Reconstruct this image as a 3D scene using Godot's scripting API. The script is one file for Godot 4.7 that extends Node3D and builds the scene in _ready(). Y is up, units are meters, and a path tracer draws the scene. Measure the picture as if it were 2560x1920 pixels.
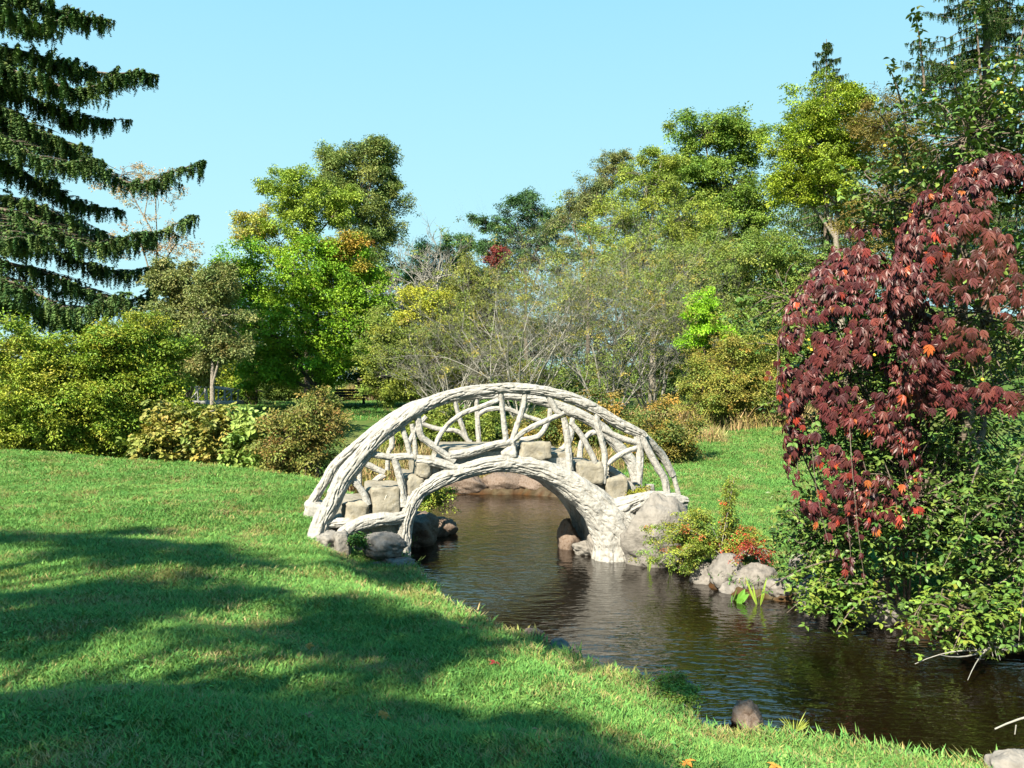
extends Node3D
# A rustic cement-log footbridge over a park stream on a sunny autumn day.
# Water level is y = 0, metres, the camera looks along -z.

var taken := {}
var noise := FastNoiseLite.new()
var M := {}

func numbered(called: String) -> String:
	if not taken.has(called):
		taken[called] = 0
		return called
	taken[called] += 1
	return "%s_%03d" % [called, taken[called]]

func tag(o: Node, label: String, category := "", group := "", kind := ""):
	if label != "": o.set_meta("label", label)
	if category != "": o.set_meta("category", category)
	if group != "": o.set_meta("group", group)
	if kind != "": o.set_meta("kind", kind)

func thing(called: String, at: Vector3, label: String, category: String, group := "") -> Node3D:
	var o := Node3D.new()
	o.name = numbered(called)
	add_child(o)
	o.position = at
	tag(o, label, category, group)
	return o

func put(parent: Node, called: String, mesh: Mesh, mat: Material) -> MeshInstance3D:
	var o := MeshInstance3D.new()
	o.name = numbered(called) if parent == self else called
	o.mesh = mesh
	o.material_override = mat
	parent.add_child(o, true)
	return o

# ---------------------------------------------------------------- meshes
class Buf:
	var v := PackedVector3Array()
	var i := PackedInt32Array()
	var c := PackedColorArray()
	func tri(a: Vector3, b: Vector3, d: Vector3):
		var k := v.size()
		v.append(a); v.append(b); v.append(d)
		i.append(k); i.append(k + 1); i.append(k + 2)
	func mesh(smooth: bool) -> ArrayMesh:
		var a := []
		a.resize(Mesh.ARRAY_MAX)
		a[Mesh.ARRAY_VERTEX] = v
		a[Mesh.ARRAY_INDEX] = i
		if c.size() == v.size() and c.size() > 0: a[Mesh.ARRAY_COLOR] = c
		if smooth:
			var n := PackedVector3Array()
			n.resize(v.size())
			for k in range(0, i.size(), 3):
				var p := i[k]
				var q := i[k + 1]
				var r := i[k + 2]
				var f := (v[r] - v[p]).cross(v[q] - v[p])
				n[p] += f; n[q] += f; n[r] += f
			for k in n.size():
				n[k] = n[k].normalized() if n[k].length_squared() > 1e-20 else Vector3.UP
			a[Mesh.ARRAY_NORMAL] = n
		var m := ArrayMesh.new()
		m.add_surface_from_arrays(Mesh.PRIMITIVE_TRIANGLES, a)
		return m

class Scatter:
	var b := PackedFloat32Array()
	var count := 0
	func add(t: Basis, p: Vector3, col: Color):
		b.append_array([t.x.x, t.y.x, t.z.x, p.x, t.x.y, t.y.y, t.z.y, p.y, t.x.z, t.y.z, t.z.z, p.z, col.r, col.g, col.b, 1.0])
		count += 1

func scattered(parent: Node, called: String, s: Scatter, mesh: Mesh, mat: Material) -> MultiMeshInstance3D:
	var mm := MultiMesh.new()
	mm.transform_format = MultiMesh.TRANSFORM_3D
	mm.use_colors = true
	mm.mesh = mesh
	mm.instance_count = s.count
	mm.buffer = s.b
	var o := MultiMeshInstance3D.new()
	o.name = numbered(called) if parent == self else called
	o.multimesh = mm
	o.set_meta("kind", "stuff")
	o.material_override = mat
	parent.add_child(o, true)
	return o

func smooth_path(pts: Array, step: float) -> Array:
	# pts: [Vector3, radius] pairs -> the same along a Catmull-Rom curve
	var out := []
	for k in pts.size() - 1:
		var a = pts[maxi(k - 1, 0)]
		var b = pts[k]
		var c = pts[k + 1]
		var d = pts[mini(k + 2, pts.size() - 1)]
		var n := maxi(1, int((c[0] - b[0]).length() / step))
		for j in n:
			var t := float(j) / n
			out.append([b[0].cubic_interpolate(c[0], a[0], d[0], t), lerpf(b[1], c[1], smoothstep(0.0, 1.0, t))])
	out.append(pts[-1])
	return out

func tube(buf: Buf, path: Array, sides: int, depth := 0.0, seed_at := 0.0, caps := true):
	var n := path.size()
	if n < 2: return
	var side := Vector3.ZERO
	var first := buf.v.size()
	var along := 0.0
	for k in n:
		var p: Vector3 = path[k][0]
		var dir: Vector3 = (path[mini(k + 1, n - 1)][0] - path[maxi(k - 1, 0)][0]).normalized()
		if k == 0:
			side = dir.cross(Vector3(0.31, 0.2, 0.93)).normalized()
		else:
			along += (p - path[k - 1][0]).length()
			side = (side - dir * side.dot(dir)).normalized()
		var up := dir.cross(side)
		var r: float = path[k][1]
		for j in sides:
			var a := TAU * j / sides
			var q := side * cos(a) + up * sin(a)
			var rr := r
			if depth > 0.0:
				var w := 15.0 * maxf(r, 0.05)
				var f := absf(noise.get_noise_3d(cos(a) * w + seed_at, sin(a) * w, along * 1.9 + seed_at * 3.0))
				var g := noise.get_noise_3d(cos(a) * 1.4 + 50.0, sin(a) * 1.4 + seed_at, along * 2.2)
				var h := noise.get_noise_3d(cos(a) * w * 3.0, sin(a) * w * 3.0 + seed_at, along * 14.0 + 9.0)
				rr = r * (1.0 + 0.09 * g) + depth * (smoothstep(0.0, 0.24, f) - 0.95) + depth * 0.22 * h
			buf.v.append(p + q * rr)
	for k in n - 1:
		for j in sides:
			var a := first + k * sides + j
			var b := first + k * sides + (j + 1) % sides
			buf.i.append_array([a, b, a + sides, b, b + sides, a + sides])
	if caps:
		for e in 2:
			var k := 0 if e == 0 else n - 1
			var at := buf.v.size()
			buf.v.append(path[k][0])
			for j in sides: buf.v.append(buf.v[first + k * sides + j])
			for j in sides:
				if e == 1: buf.i.append_array([at, at + 1 + j, at + 1 + (j + 1) % sides])
				else: buf.i.append_array([at, at + 1 + (j + 1) % sides, at + 1 + j])

func limb(buf: Buf, a: Vector3, b: Vector3, ra: float, rb: float, bend: Vector3, sides: int, n := 5):
	var path := []
	for k in n:
		var t := float(k) / (n - 1)
		path.append([a.lerp(b, t) + bend * 4.0 * t * (1.0 - t), lerpf(ra, rb, t)])
	tube(buf, path, sides, 0.0, 0.0, false)

func block(size: Vector3, round_by: float, rough: float, seed_at: float) -> ArrayMesh:
	# a worn stone block about its centre
	var buf := Buf.new()
	var h := size * 0.5
	var inner := h - Vector3.ONE * round_by
	var n := 9
	for f in 6:
		var first := buf.v.size()
		for a in n + 1:
			for b in n + 1:
				var s := -1.0 + 2.0 * a / n
				var t := -1.0 + 2.0 * b / n
				s = signf(s) * pow(absf(s), 0.6)
				t = signf(t) * pow(absf(t), 0.6)
				var p := [Vector3(1, s, -t), Vector3(-1, s, t), Vector3(t, 1, -s), Vector3(t, -1, s), Vector3(t, s, 1), Vector3(-t, s, -1)][f] as Vector3
				p *= h
				var q := p.clamp(-inner, inner)
				var d := p - q
				p = q + d.normalized() * round_by if d.length() > 1e-6 else p
				p += d.normalized() * rough * noise.get_noise_3d(p.x * 5.0 + seed_at, p.y * 5.0, p.z * 5.0 + seed_at)
				p += d.normalized() * rough * 0.5 * noise.get_noise_3d(p.x * 19.0 + seed_at, p.y * 19.0, p.z * 19.0)
				buf.v.append(p)
		for a in n:
			for b in n:
				var k := first + a * (n + 1) + b
				buf.i.append_array([k, k + n + 1, k + 1, k + 1, k + n + 1, k + n + 2])
	return buf.mesh(true)

func rock(r: Vector3, seed_at: int, layered := 0.0, fine := 1.0) -> ArrayMesh:
	var g := RandomNumberGenerator.new()
	g.seed = 900 + seed_at
	var cuts := []
	for k in 13:
		cuts.append([Vector3(g.randfn(), g.randfn() * 0.8, g.randfn()).normalized(), g.randf_range(0.68, 0.93)])
	var buf := Buf.new()
	var nu := 44
	var nv := 26
	for a in nv + 1:
		for b in nu:
			var th := PI * a / nv
			var ph := TAU * b / nu
			var d := Vector3(sin(th) * cos(ph), cos(th), sin(th) * sin(ph))
			var k := 1.0
			for c in cuts:
				var e: float = d.dot(c[0])
				if e > 0.05: k = minf(k, c[1] / e)
			k += 0.10 * noise.get_noise_3d(d.x * 1.7 + seed_at * 7.0, d.y * 1.7, d.z * 1.7)
			k += 0.05 * fine * noise.get_noise_3d(d.x * 6.0 + seed_at * 7.0, d.y * 6.0, d.z * 6.0)
			k += 0.02 * fine * noise.get_noise_3d(d.x * 17.0, d.y * 17.0 + seed_at, d.z * 17.0)
			if layered > 0.0:
				k += layered * (absf(fposmod(d.y * 2.6 + 0.35 * noise.get_noise_2d(d.x * 2.0 + seed_at, d.z * 2.0), 1.0) - 0.5) - 0.25)
			buf.v.append(d * k * r)
	for a in nv:
		for b in nu:
			var p := a * nu + b
			var q := a * nu + (b + 1) % nu
			buf.i.append_array([p, q, p + nu, q, q + nu, p + nu])
	return buf.mesh(true)

# ---------------------------------------------------------------- leaves
func leaf(buf: Buf, at: Vector3, dir: Vector3, face: Vector3, length: float, width: float, fold := 0.25, droop := 0.2):
	var s := dir.cross(face).normalized()
	var up := s.cross(dir).normalized()
	var mid := at + dir * length * 0.45
	var tip := at + dir * length - up * droop * length
	var l := mid + s * width * 0.5 + up * fold * width
	var r := mid - s * width * 0.5 + up * fold * width
	buf.tri(at, l, tip)
	buf.tri(at, tip, r)

func fine_leaf(buf: Buf, at: Vector3, dir: Vector3, face: Vector3, length: float, width: float, fold := 0.2, droop := 0.2):
	var s := dir.cross(face).normalized()
	var up := s.cross(dir).normalized()
	var prev_l := at
	var prev_r := at
	var prev_m := at
	var ws := [0.0, 0.72, 1.0, 0.66, 0.0]
	for k in range(1, 5):
		var t := k / 4.0
		var m := at + dir * length * t - up * droop * length * t * t
		var w: float = ws[k] * width * 0.5
		var l := m + s * w + up * fold * w * 2.0
		var r := m - s * w + up * fold * w * 2.0
		if k == 1:
			buf.tri(prev_m, l, m)
			buf.tri(prev_m, m, r)
		elif k == 4:
			buf.tri(prev_l, m, prev_m)
			buf.tri(prev_m, m, prev_r)
		else:
			buf.tri(prev_l, l, m); buf.tri(prev_l, m, prev_m)
			buf.tri(prev_m, m, r); buf.tri(prev_m, r, prev_r)
		prev_l = l; prev_r = r; prev_m = m

func spray(seed_at: int, n: int, reach: float, length: float, width: float, pointed := false) -> ArrayMesh:
	var g := RandomNumberGenerator.new()
	g.seed = seed_at
	var buf := Buf.new()
	for k in n:
		var t := (k + 0.5) / n
		var a := k * 2.4 + g.randf() * 0.8
		var at := Vector3(g.randfn() * 0.1, g.randfn() * 0.1, g.randfn() * 0.1) * reach + Vector3(cos(a) * t, g.randf_range(-0.35, 0.35), sin(a) * t) * reach * 0.7
		var dir := Vector3(cos(a + g.randfn() * 0.6), g.randf_range(-0.7, 0.3), sin(a + g.randfn() * 0.6)).normalized()
		var face := Vector3(g.randfn() * 0.5, 1.0, g.randfn() * 0.5).normalized()
		var s := g.randf_range(0.7, 1.25)
		if pointed: fine_leaf(buf, at, dir, face, length * s, width * s, g.randf_range(0.05, 0.3), g.randf_range(0.0, 0.35))
		else: leaf(buf, at, dir, face, length * s, width * s, g.randf_range(0.05, 0.35), g.randf_range(0.0, 0.35))
	return buf.mesh(false)

func palmate(wide := 1.0, bend := 0.3) -> ArrayMesh:
	# a creeper leaf: five leaflets hanging from the end of a stalk
	var buf := Buf.new()
	var k := 0
	for a0 in [-0.95, -0.48, 0.05, 0.45, 0.9]:
		var a: float = a0 * wide
		var dir := Vector3(sin(a) * 0.9, -0.95 * cos(a) + 0.1, 0.22).normalized()
		fine_leaf(buf, Vector3.ZERO, dir, Vector3(sin(a) * 0.35, 0.25, 1).normalized(), [0.10, 0.14, 0.165, 0.145, 0.105][k], [0.032, 0.042, 0.048, 0.042, 0.032][k], 0.3, bend + 0.07 * (k % 3))
		k += 1
	return buf.mesh(false)

func strand(seed_at: int) -> ArrayMesh:
	# one hanging spruce branchlet, a unit long
	var g := RandomNumberGenerator.new()
	g.seed = seed_at
	var buf := Buf.new()
	var n := 15
	for k in n:
		var y := -float(k) / n
		var w := 0.10 * (1.0 - 0.65 * absf(y)) + 0.015
		var sway := Vector3(sin(k * 0.5 + seed_at) * 0.02, y, cos(k * 0.4) * 0.02)
		for j in 3:
			var a := g.randf() * TAU
			var o := Vector3(cos(a), g.randf_range(-1.4, -0.5), sin(a)) * w
			var s := Vector3(-sin(a), 0, cos(a)) * w * 0.34
			buf.tri(sway + s + Vector3(0, 0.03, 0), sway - s, sway + o)
	return buf.mesh(false)

func tuft(seed_at: int, n: int, height: float, width: float, spread: float, lean := 0.6) -> ArrayMesh:
	var g := RandomNumberGenerator.new()
	g.seed = seed_at
	var buf := Buf.new()
	for k in n:
		var a := g.randf() * TAU
		var at := Vector3(cos(a), 0, sin(a)) * spread * sqrt(g.randf())
		at.y = -0.01
		var b := g.randf() * TAU
		var out := Vector3(cos(b), 0, sin(b)) * g.randf_range(0.15, lean)
		var h := height * g.randf_range(0.55, 1.2)
		var s := Vector3(-sin(b + g.randfn() * 0.5), 0, cos(b + g.randfn() * 0.5)) * width * 0.5
		var m := at + (Vector3.UP + out * 0.5) * h * 0.55
		var tip := at + (Vector3.UP * 0.92 + out * 1.25) * h
		buf.tri(at - s, at + s, m)
		buf.tri(m - s * 0.8, m + s * 0.8, tip)
	return buf.mesh(false)

func random_turn(g: RandomNumberGenerator, tilt: float) -> Basis:
	var ax := Vector3(g.randfn(), 0.0, g.randfn())
	ax = ax.normalized() if ax.length() > 1e-4 else Vector3.RIGHT
	return Basis(ax, g.randfn() * tilt) * Basis(Vector3.UP, g.randf() * TAU)

func pick(g: RandomNumberGenerator, cols: Array, jitter := 0.18) -> Color:
	var c: Color = cols[g.randi() % cols.size()].lerp(cols[g.randi() % cols.size()], g.randf())
	var k := 1.0 + g.randfn() * jitter
	k = clampf(k, 0.5, 1.6)
	return Color(c.r * k * (1.0 + g.randfn() * jitter * 0.4), c.g * k, c.b * k)

# ---------------------------------------------------------------- materials
func plain(col: Color, rough := 0.9) -> StandardMaterial3D:
	var m := StandardMaterial3D.new()
	m.albedo_color = col.linear_to_srgb()
	m.roughness = rough
	m.metallic_specular = 0.3
	return m

func leafy(back := 0.55, rough := 0.55, spec := 0.35) -> StandardMaterial3D:
	var m := StandardMaterial3D.new()
	m.vertex_color_use_as_albedo = true
	m.roughness = rough
	m.metallic_specular = spec
	m.cull_mode = BaseMaterial3D.CULL_DISABLED
	m.backlight_enabled = true
	m.backlight = Color(back, back, back * 0.5)
	return m

func noise_tex(freq: float, seed_at: int, stops: Array, size := 512, octaves := 4, normal := false, strength := 4.0, kind := FastNoiseLite.TYPE_SIMPLEX_SMOOTH) -> NoiseTexture2D:
	var t := NoiseTexture2D.new()
	var f := FastNoiseLite.new()
	f.noise_type = kind
	f.frequency = freq
	f.seed = seed_at
	f.fractal_octaves = octaves
	t.noise = f
	t.width = size
	t.height = size
	t.seamless = true
	t.as_normal_map = normal
	t.bump_strength = strength
	if stops.size() > 0:
		var gr := Gradient.new()
		gr.offsets = PackedFloat32Array(range(stops.size()).map(func(k): return float(k) / (stops.size() - 1)))
		gr.colors = PackedColorArray(stops.map(func(c): return c.linear_to_srgb()))
		t.color_ramp = gr
	return t

func textured(freq: float, seed_at: int, stops: Array, scale: float, rough: float, bump := 0.0, octaves := 5) -> StandardMaterial3D:
	var m := StandardMaterial3D.new()
	m.albedo_texture = noise_tex(freq, seed_at, stops, 512, octaves)
	m.uv1_triplanar = true
	m.uv1_world_triplanar = true
	m.uv1_scale = Vector3.ONE * scale
	m.roughness = rough
	m.metallic_specular = 0.3
	if bump > 0.0:
		m.normal_enabled = true
		m.normal_texture = noise_tex(freq * 2.5, seed_at + 5, [], 512, 5, true, bump)
	return m

func materials():
	M.cement = textured(0.012, 3, [Color(0.085, 0.08, 0.066), Color(0.19, 0.184, 0.166), Color(0.25, 0.246, 0.23), Color(0.29, 0.286, 0.27), Color(0.22, 0.215, 0.198), Color(0.125, 0.12, 0.10)], 0.9, 0.9, 6.0)
	M.slab = textured(0.010, 8, [Color(0.10, 0.09, 0.065), Color(0.175, 0.16, 0.125), Color(0.22, 0.205, 0.17), Color(0.17, 0.145, 0.09)], 0.8, 0.92, 5.0)
	M.mark = plain(Color(0.5, 0.48, 0.44))
	M.stone = textured(0.012, 15, [Color(0.045, 0.043, 0.04), Color(0.10, 0.094, 0.087), Color(0.135, 0.126, 0.116), Color(0.18, 0.168, 0.155), Color(0.08, 0.074, 0.067)], 1.3, 0.9, 7.0)
	M.pale_stone = textured(0.012, 17, [Color(0.085, 0.08, 0.073), Color(0.14, 0.132, 0.12), Color(0.19, 0.178, 0.162), Color(0.12, 0.112, 0.098)], 1.2, 0.9, 7.0)
	M.brown_stone = textured(0.015, 19, [Color(0.05, 0.028, 0.018), Color(0.11, 0.08, 0.06), Color(0.15, 0.12, 0.10), Color(0.08, 0.045, 0.03)], 2.0, 0.75, 7.0)
	M.bark = textured(0.02, 23, [Color(0.05, 0.04, 0.03), Color(0.11, 0.09, 0.07), Color(0.17, 0.14, 0.12)], 0.8, 0.95, 8.0)
	M.pale_bark = textured(0.02, 27, [Color(0.12, 0.105, 0.085), Color(0.20, 0.18, 0.15), Color(0.27, 0.25, 0.21)], 0.8, 0.95, 8.0)
	M.twig = textured(0.02, 29, [Color(0.15, 0.147, 0.125), Color(0.22, 0.215, 0.19), Color(0.28, 0.275, 0.25)], 1.5, 0.9)
	M.dark_wood = plain(Color(0.03, 0.025, 0.022), 0.8)
	M.leaf = leafy()
	M.needle = leafy(0.2, 0.6, 0.25)
	M.gloss_leaf = leafy(0.45, 0.45, 0.35)
	M.red_leaf = leafy(0.5, 0.44, 0.4)
	M.grass = leafy(0.5, 0.6, 0.25)
	M.fruit = plain(Color(0.55, 0.42, 0.04), 0.35)
	M.ground = StandardMaterial3D.new()
	M.ground.vertex_color_use_as_albedo = true
	M.ground.albedo_texture = noise_tex(0.03, 41, [Color(0.45, 0.45, 0.45), Color(0.75, 0.75, 0.75), Color(1, 1, 1)], 512, 5)
	M.ground.uv1_triplanar = true
	M.ground.uv1_world_triplanar = true
	M.ground.uv1_scale = Vector3.ONE * 0.7
	M.ground.roughness = 1.0
	M.ground.metallic_specular = 0.1
	var w := StandardMaterial3D.new()
	w.albedo_color = Color(Color(0.005, 0.003, 0.0012).linear_to_srgb(), 0.9)
	w.transparency = BaseMaterial3D.TRANSPARENCY_ALPHA
	w.roughness = 0.02
	w.metallic_specular = 0.7
	w.uv1_triplanar = true
	w.uv1_world_triplanar = true
	w.uv1_scale = Vector3(0.20, 0.35, 0.62)
	w.normal_enabled = true
	w.normal_texture = noise_tex(0.014, 61, [], 1024, 3, true, 2.5)
	w.normal_scale = 1.0
	M.water = w

# ---------------------------------------------------------------- land
const SPOT := [ # x, z, height of the turf
	[0, 0, 1.2], [-3, 0, 1.25], [3, 0, 1.0], [0, 4, 1.3], [0, -3.7, 1.18], [-2.2, -3.6, 1.24], [-3.56, -6, 1.05], [-5.6, -9.5, 0.89], [-8.6, -14.5, 0.88],
	[-13, -22, 1.04], [-8.2, -20, 0.93], [-5.9, -14.5, 0.88], [-3.9, -9.5, 0.89], [-2.45, -6, 1.05], [-4.05, -16.8, 0.84], [-3.5, -14, 0.62], [-2.8, -11.2, 0.54], [-3.1, -13.0, 0.5],
	[-2.2, -10, 0.56], [-0.93, -7.2, 0.69], [-1.56, -7, 0.75], [-0.22, -6, 0.77], [0.53, -5.2, 0.8], [1.28, -5.3, 0.62], [1.77, -5.3, 0.57], [2.55, -5.4, 0.475], [3.3, -5.6, 0.35],
	[2, -3, 0.95], [4, -3.5, 0.6], [6, -3, 0.6], [3, -12.3, 0.22], [4, -11.6, 0.25], [5.5, -10, 0.4], [7, -9, 0.6], [10, -8, 0.9], [3.2, -14.5, 0.3], [4, -16, 0.31], [5.5, -21, 0.49],
	[7.2, -30, 0.88], [10.3, -33, 1.15], [14, -20, 1.4], [12, -14, 1.2], [2.5, -20, 0.4], [1, -24, 0.5], [-3, -25, 0.6], [20, -30, 3], [25, -45, 6], [15, -50, 3.5], [8, -50, 2],
	[0, -50, 1.6], [-10, -50, 1.55], [-20, -50, 1.6], [-10, -35, 1.3], [-20, -35, 1.2], [0, -35, 1.0], [-5, -28, 0.7], [-15, -30, 0.9], [0, -80, 2.5], [30, -80, 10], [-40, -80, 2.5],
	[50, -40, 10], [-40, -20, 1.5], [-40, 0, 1.6], [0, 30, 1.5], [30, 20, 2], [25, -5, 1.8], [0, -200, 4], [150, -150, 15], [-150, -150, 4], [-20, 10, 1.4], [10, 8, 1.2]]
const SHORE := [ # the outline of the stream, downstream along the lawn, back along the far bank
	[-24, -26.5], [-14, -24.5], [-9, -22.6], [-5, -20.6], [-2.6, -18.5], [-1.75, -16.2], [-1.75, -14.2], [-1.6, -13], [-1.3, -12.1], [-0.62, -10.3], [0.29, -8.83], [0.83, -8.18], [1.29, -7.7],
	[1.45, -7.04], [1.62, -6.62], [2.0, -6.62], [2.43, -6.4], [2.96, -6.25], [3.4, -6.05], [4.2, -5.6], [6, -4.6], [12, -3.0],
	[12, -6.0], [6.6, -7.6], [5.4, -8.8], [4.6, -9.9], [3.94, -10.8], [3.6, -11.15], [3.0, -11.6], [2.75, -12.1], [2.7, -12.9], [2.35, -13.7], [1.95, -14.5], [1.62, -15.5], [1.7, -17.5],
	[1.9, -19.5], [1.6, -21.3], [0.4, -22], [-1.5, -22.2], [-4, -23.2], [-8, -25.3], [-14, -27.5], [-24, -29.5]]
var shore := PackedVector2Array()
var gx := PackedFloat32Array()
var gz := PackedFloat32Array()
var gh := PackedFloat32Array()
var gs := PackedFloat32Array()

func from_shore(p: Vector2) -> float:
	# metres outside the stream; negative in it
	var best := 1e9
	var n := shore.size()
	var inside := false
	for k in n:
		var a := shore[k]
		var b := shore[(k + 1) % n]
		var ab := b - a
		var t := clampf((p - a).dot(ab) / ab.length_squared(), 0.0, 1.0)
		best = minf(best, (a + ab * t).distance_squared_to(p))
		if (a.y > p.y) != (b.y > p.y) and p.x < (b.x - a.x) * (p.y - a.y) / (b.y - a.y) + a.x: inside = not inside
	return -sqrt(best) if inside else sqrt(best)

func turf(x: float, z: float) -> float:
	var s := 0.0
	var w := 0.0
	for q in SPOT:
		var dx: float = x - q[0]
		var dz: float = z - q[1]
		var d := dx * dx + dz * dz + 0.4
		var k := 1.0 / (d * d)
		s += k * q[2]
		w += k
	return s / w

func land(x: float, z: float) -> Vector2:
	var s := from_shore(Vector2(x, z))
	s += 0.10 * noise.get_noise_2d(x * 1.7, z * 1.7) + 0.05 * noise.get_noise_2d(x * 5.0 + 30.0, z * 5.0)
	var l := turf(x, z) + 0.03 * noise.get_noise_2d(x * 0.8, z * 0.8) + 0.012 * noise.get_noise_2d(x * 3.0, z * 3.0)
	if s > 2.0: return Vector2(l, s)
	if s < 0.0: return Vector2(-0.30 * smoothstep(0.0, -0.5, s) - 0.02 + 0.05 * noise.get_noise_2d(x * 4.0, z * 4.0), s)
	var bank := lerpf(-0.02, 0.17, smoothstep(0.0, 0.14, s)) + 0.07 * smoothstep(0.1, 0.6, s)
	return Vector2(lerpf(bank, l, smoothstep(0.72, 1.5, s)) if l > bank else bank, s)

func lines(a: float, b: float, step: float, grow_lo: Array, grow_hi: Array) -> PackedFloat32Array:
	var out := PackedFloat32Array(grow_lo)
	var n := int((b - a) / step)
	for k in n + 1: out.append(a + k * step)
	out.append_array(PackedFloat32Array(grow_hi))
	return out

func cell(g: PackedFloat32Array, x: float) -> int:
	return clampi(g.bsearch(x) - 1, 0, g.size() - 2)

func at_ground(x: float, z: float) -> Vector2:
	var i := cell(gx, x)
	var j := cell(gz, z)
	var u := clampf((x - gx[i]) / (gx[i + 1] - gx[i]), 0.0, 1.0)
	var v := clampf((z - gz[j]) / (gz[j + 1] - gz[j]), 0.0, 1.0)
	var w := gx.size()
	var k := j * w + i
	return Vector2(lerpf(lerpf(gh[k], gh[k + 1], u), lerpf(gh[k + w], gh[k + w + 1], u), v), lerpf(lerpf(gs[k], gs[k + 1], u), lerpf(gs[k + w], gs[k + w + 1], u), v))

func ground_y(x: float, z: float) -> float:
	return at_ground(x, z).x

func water_patch(wb: Buf, x0: float, x1: float, z0: float, z1: float, step: float):
	var nx := int(round((x1 - x0) / step))
	var nz := int(round((z1 - z0) / step))
	var at := {}
	for j in nz:
		for i in nx:
			var x := x0 + i * step
			var z := z0 + j * step
			if at_ground(x + step * 0.5, z + step * 0.5).y > 0.45: continue
			var k := []
			for c in [[0, 0], [1, 0], [0, 1], [1, 1]]:
				var id: int = (j + c[1]) * (nx + 1) + i + c[0]
				if not at.has(id):
					var p: float = x0 + (i + c[0]) * step
					var q: float = z0 + (j + c[1]) * step
					var y := 0.0
					if step < 0.1:
						var rough := smoothstep(-0.35, 0.35, noise.get_noise_2d(p * 0.55 + 5.0, q * 0.55)) * 0.9 + 0.1
						# slack water below the pier
						rough *= smoothstep(0.5, 2.2, Vector2((p - 1.6) * 1.3, q + 12.6).length()) * 0.8 + 0.2
						var bend := q * 5.2 - p * 1.6 + 1.3 * noise.get_noise_2d(p * 0.8, q * 0.8)
						y = rough * (0.0040 * noise.get_noise_2d(p * 1.5 + q * 0.5, bend) + 0.0018 * noise.get_noise_2d(p * 3.4 + 8.0, bend * 2.1))
					at[id] = wb.v.size()
					wb.v.append(Vector3(p, y, q))
				k.append(at[id])
			wb.i.append_array([k[0], k[1], k[2], k[1], k[3], k[2]])

func make_land():
	for p in SHORE: shore.append(Vector2(p[0], p[1]))
	gx = lines(-15.0, 9.0, 0.16, [-900, -400, -200, -120, -80, -60, -48, -40, -34, -29, -25, -22, -19.5, -17.5, -16.2], [10, 11.5, 13.2, 15, 17.5, 20, 23, 27, 32, 38, 46, 58, 76, 110, 170, 300, 900])
	gz = lines(-24.0, 0.0, 0.16, [-1200, -500, -300, -200, -140, -110, -90, -78, -68, -60, -54, -49, -45, -41.5, -38.5, -36, -34, -32, -30.5, -29, -28, -27, -26, -25], [0.6, 1.5, 3, 5, 8, 12, 18, 28, 45, 80, 160, 400])
	var w := gx.size()
	var buf := Buf.new()
	gh.resize(w * gz.size())
	gs.resize(w * gz.size())
	for j in gz.size():
		for i in w:
			var q := land(gx[i], gz[j])
			var k := j * w + i
			gh[k] = q.x
			gs[k] = q.y
			buf.v.append(Vector3(gx[i], q.x, gz[j]))
			var t := noise.get_noise_2d(gx[i] * 0.9 + 70.0, gz[j] * 0.9)
			var u := noise.get_noise_2d(gx[i] * 3.3, gz[j] * 3.3 + 20.0)
			var col := Color(0.06, 0.13, 0.03).lerp(Color(0.13, 0.15, 0.05), clampf(0.35 + t + u * 0.6, 0.0, 1.0))
			var dirt := Color(0.045, 0.032, 0.020).lerp(Color(0.095, 0.075, 0.048), clampf(0.5 + u, 0.0, 1.0))
			if q.y < 0.35 + 0.15 * u: col = dirt
			if q.y < 0.0: col = Color(0.022, 0.010, 0.004).lerp(Color(0.07, 0.034, 0.014), clampf(0.5 + u * 1.2, 0.0, 1.0))
			buf.c.append(col)
	for j in gz.size() - 1:
		for i in w - 1:
			var k := j * w + i
			buf.i.append_array([k, k + 1, k + w, k + 1, k + w + 1, k + w])
	var o := put(self, "ground", buf.mesh(true), M.ground)
	tag(o, "mown turf, far meadow and brown stream bed", "", "", "structure")
	# the water sheet, laid where the ground dips under y = 0: calm reaches and rippled ones
	var wb := Buf.new()
	water_patch(wb, -24.0, -2.6, -30.0, -3.0, 0.5)
	water_patch(wb, -2.6, 5.4, -30.0, -22.4, 0.4)
	water_patch(wb, -2.6, 5.4, -22.4, -5.2, 0.05)
	water_patch(wb, -2.6, 5.4, -5.2, -3.0, 0.5)
	water_patch(wb, 5.4, 12.0, -30.0, -3.0, 0.5)
	var wo := put(self, "water", wb.mesh(true), M.water)
	tag(wo, "brown rippled stream reflecting blue sky and the bridge", "", "", "structure")

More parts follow.
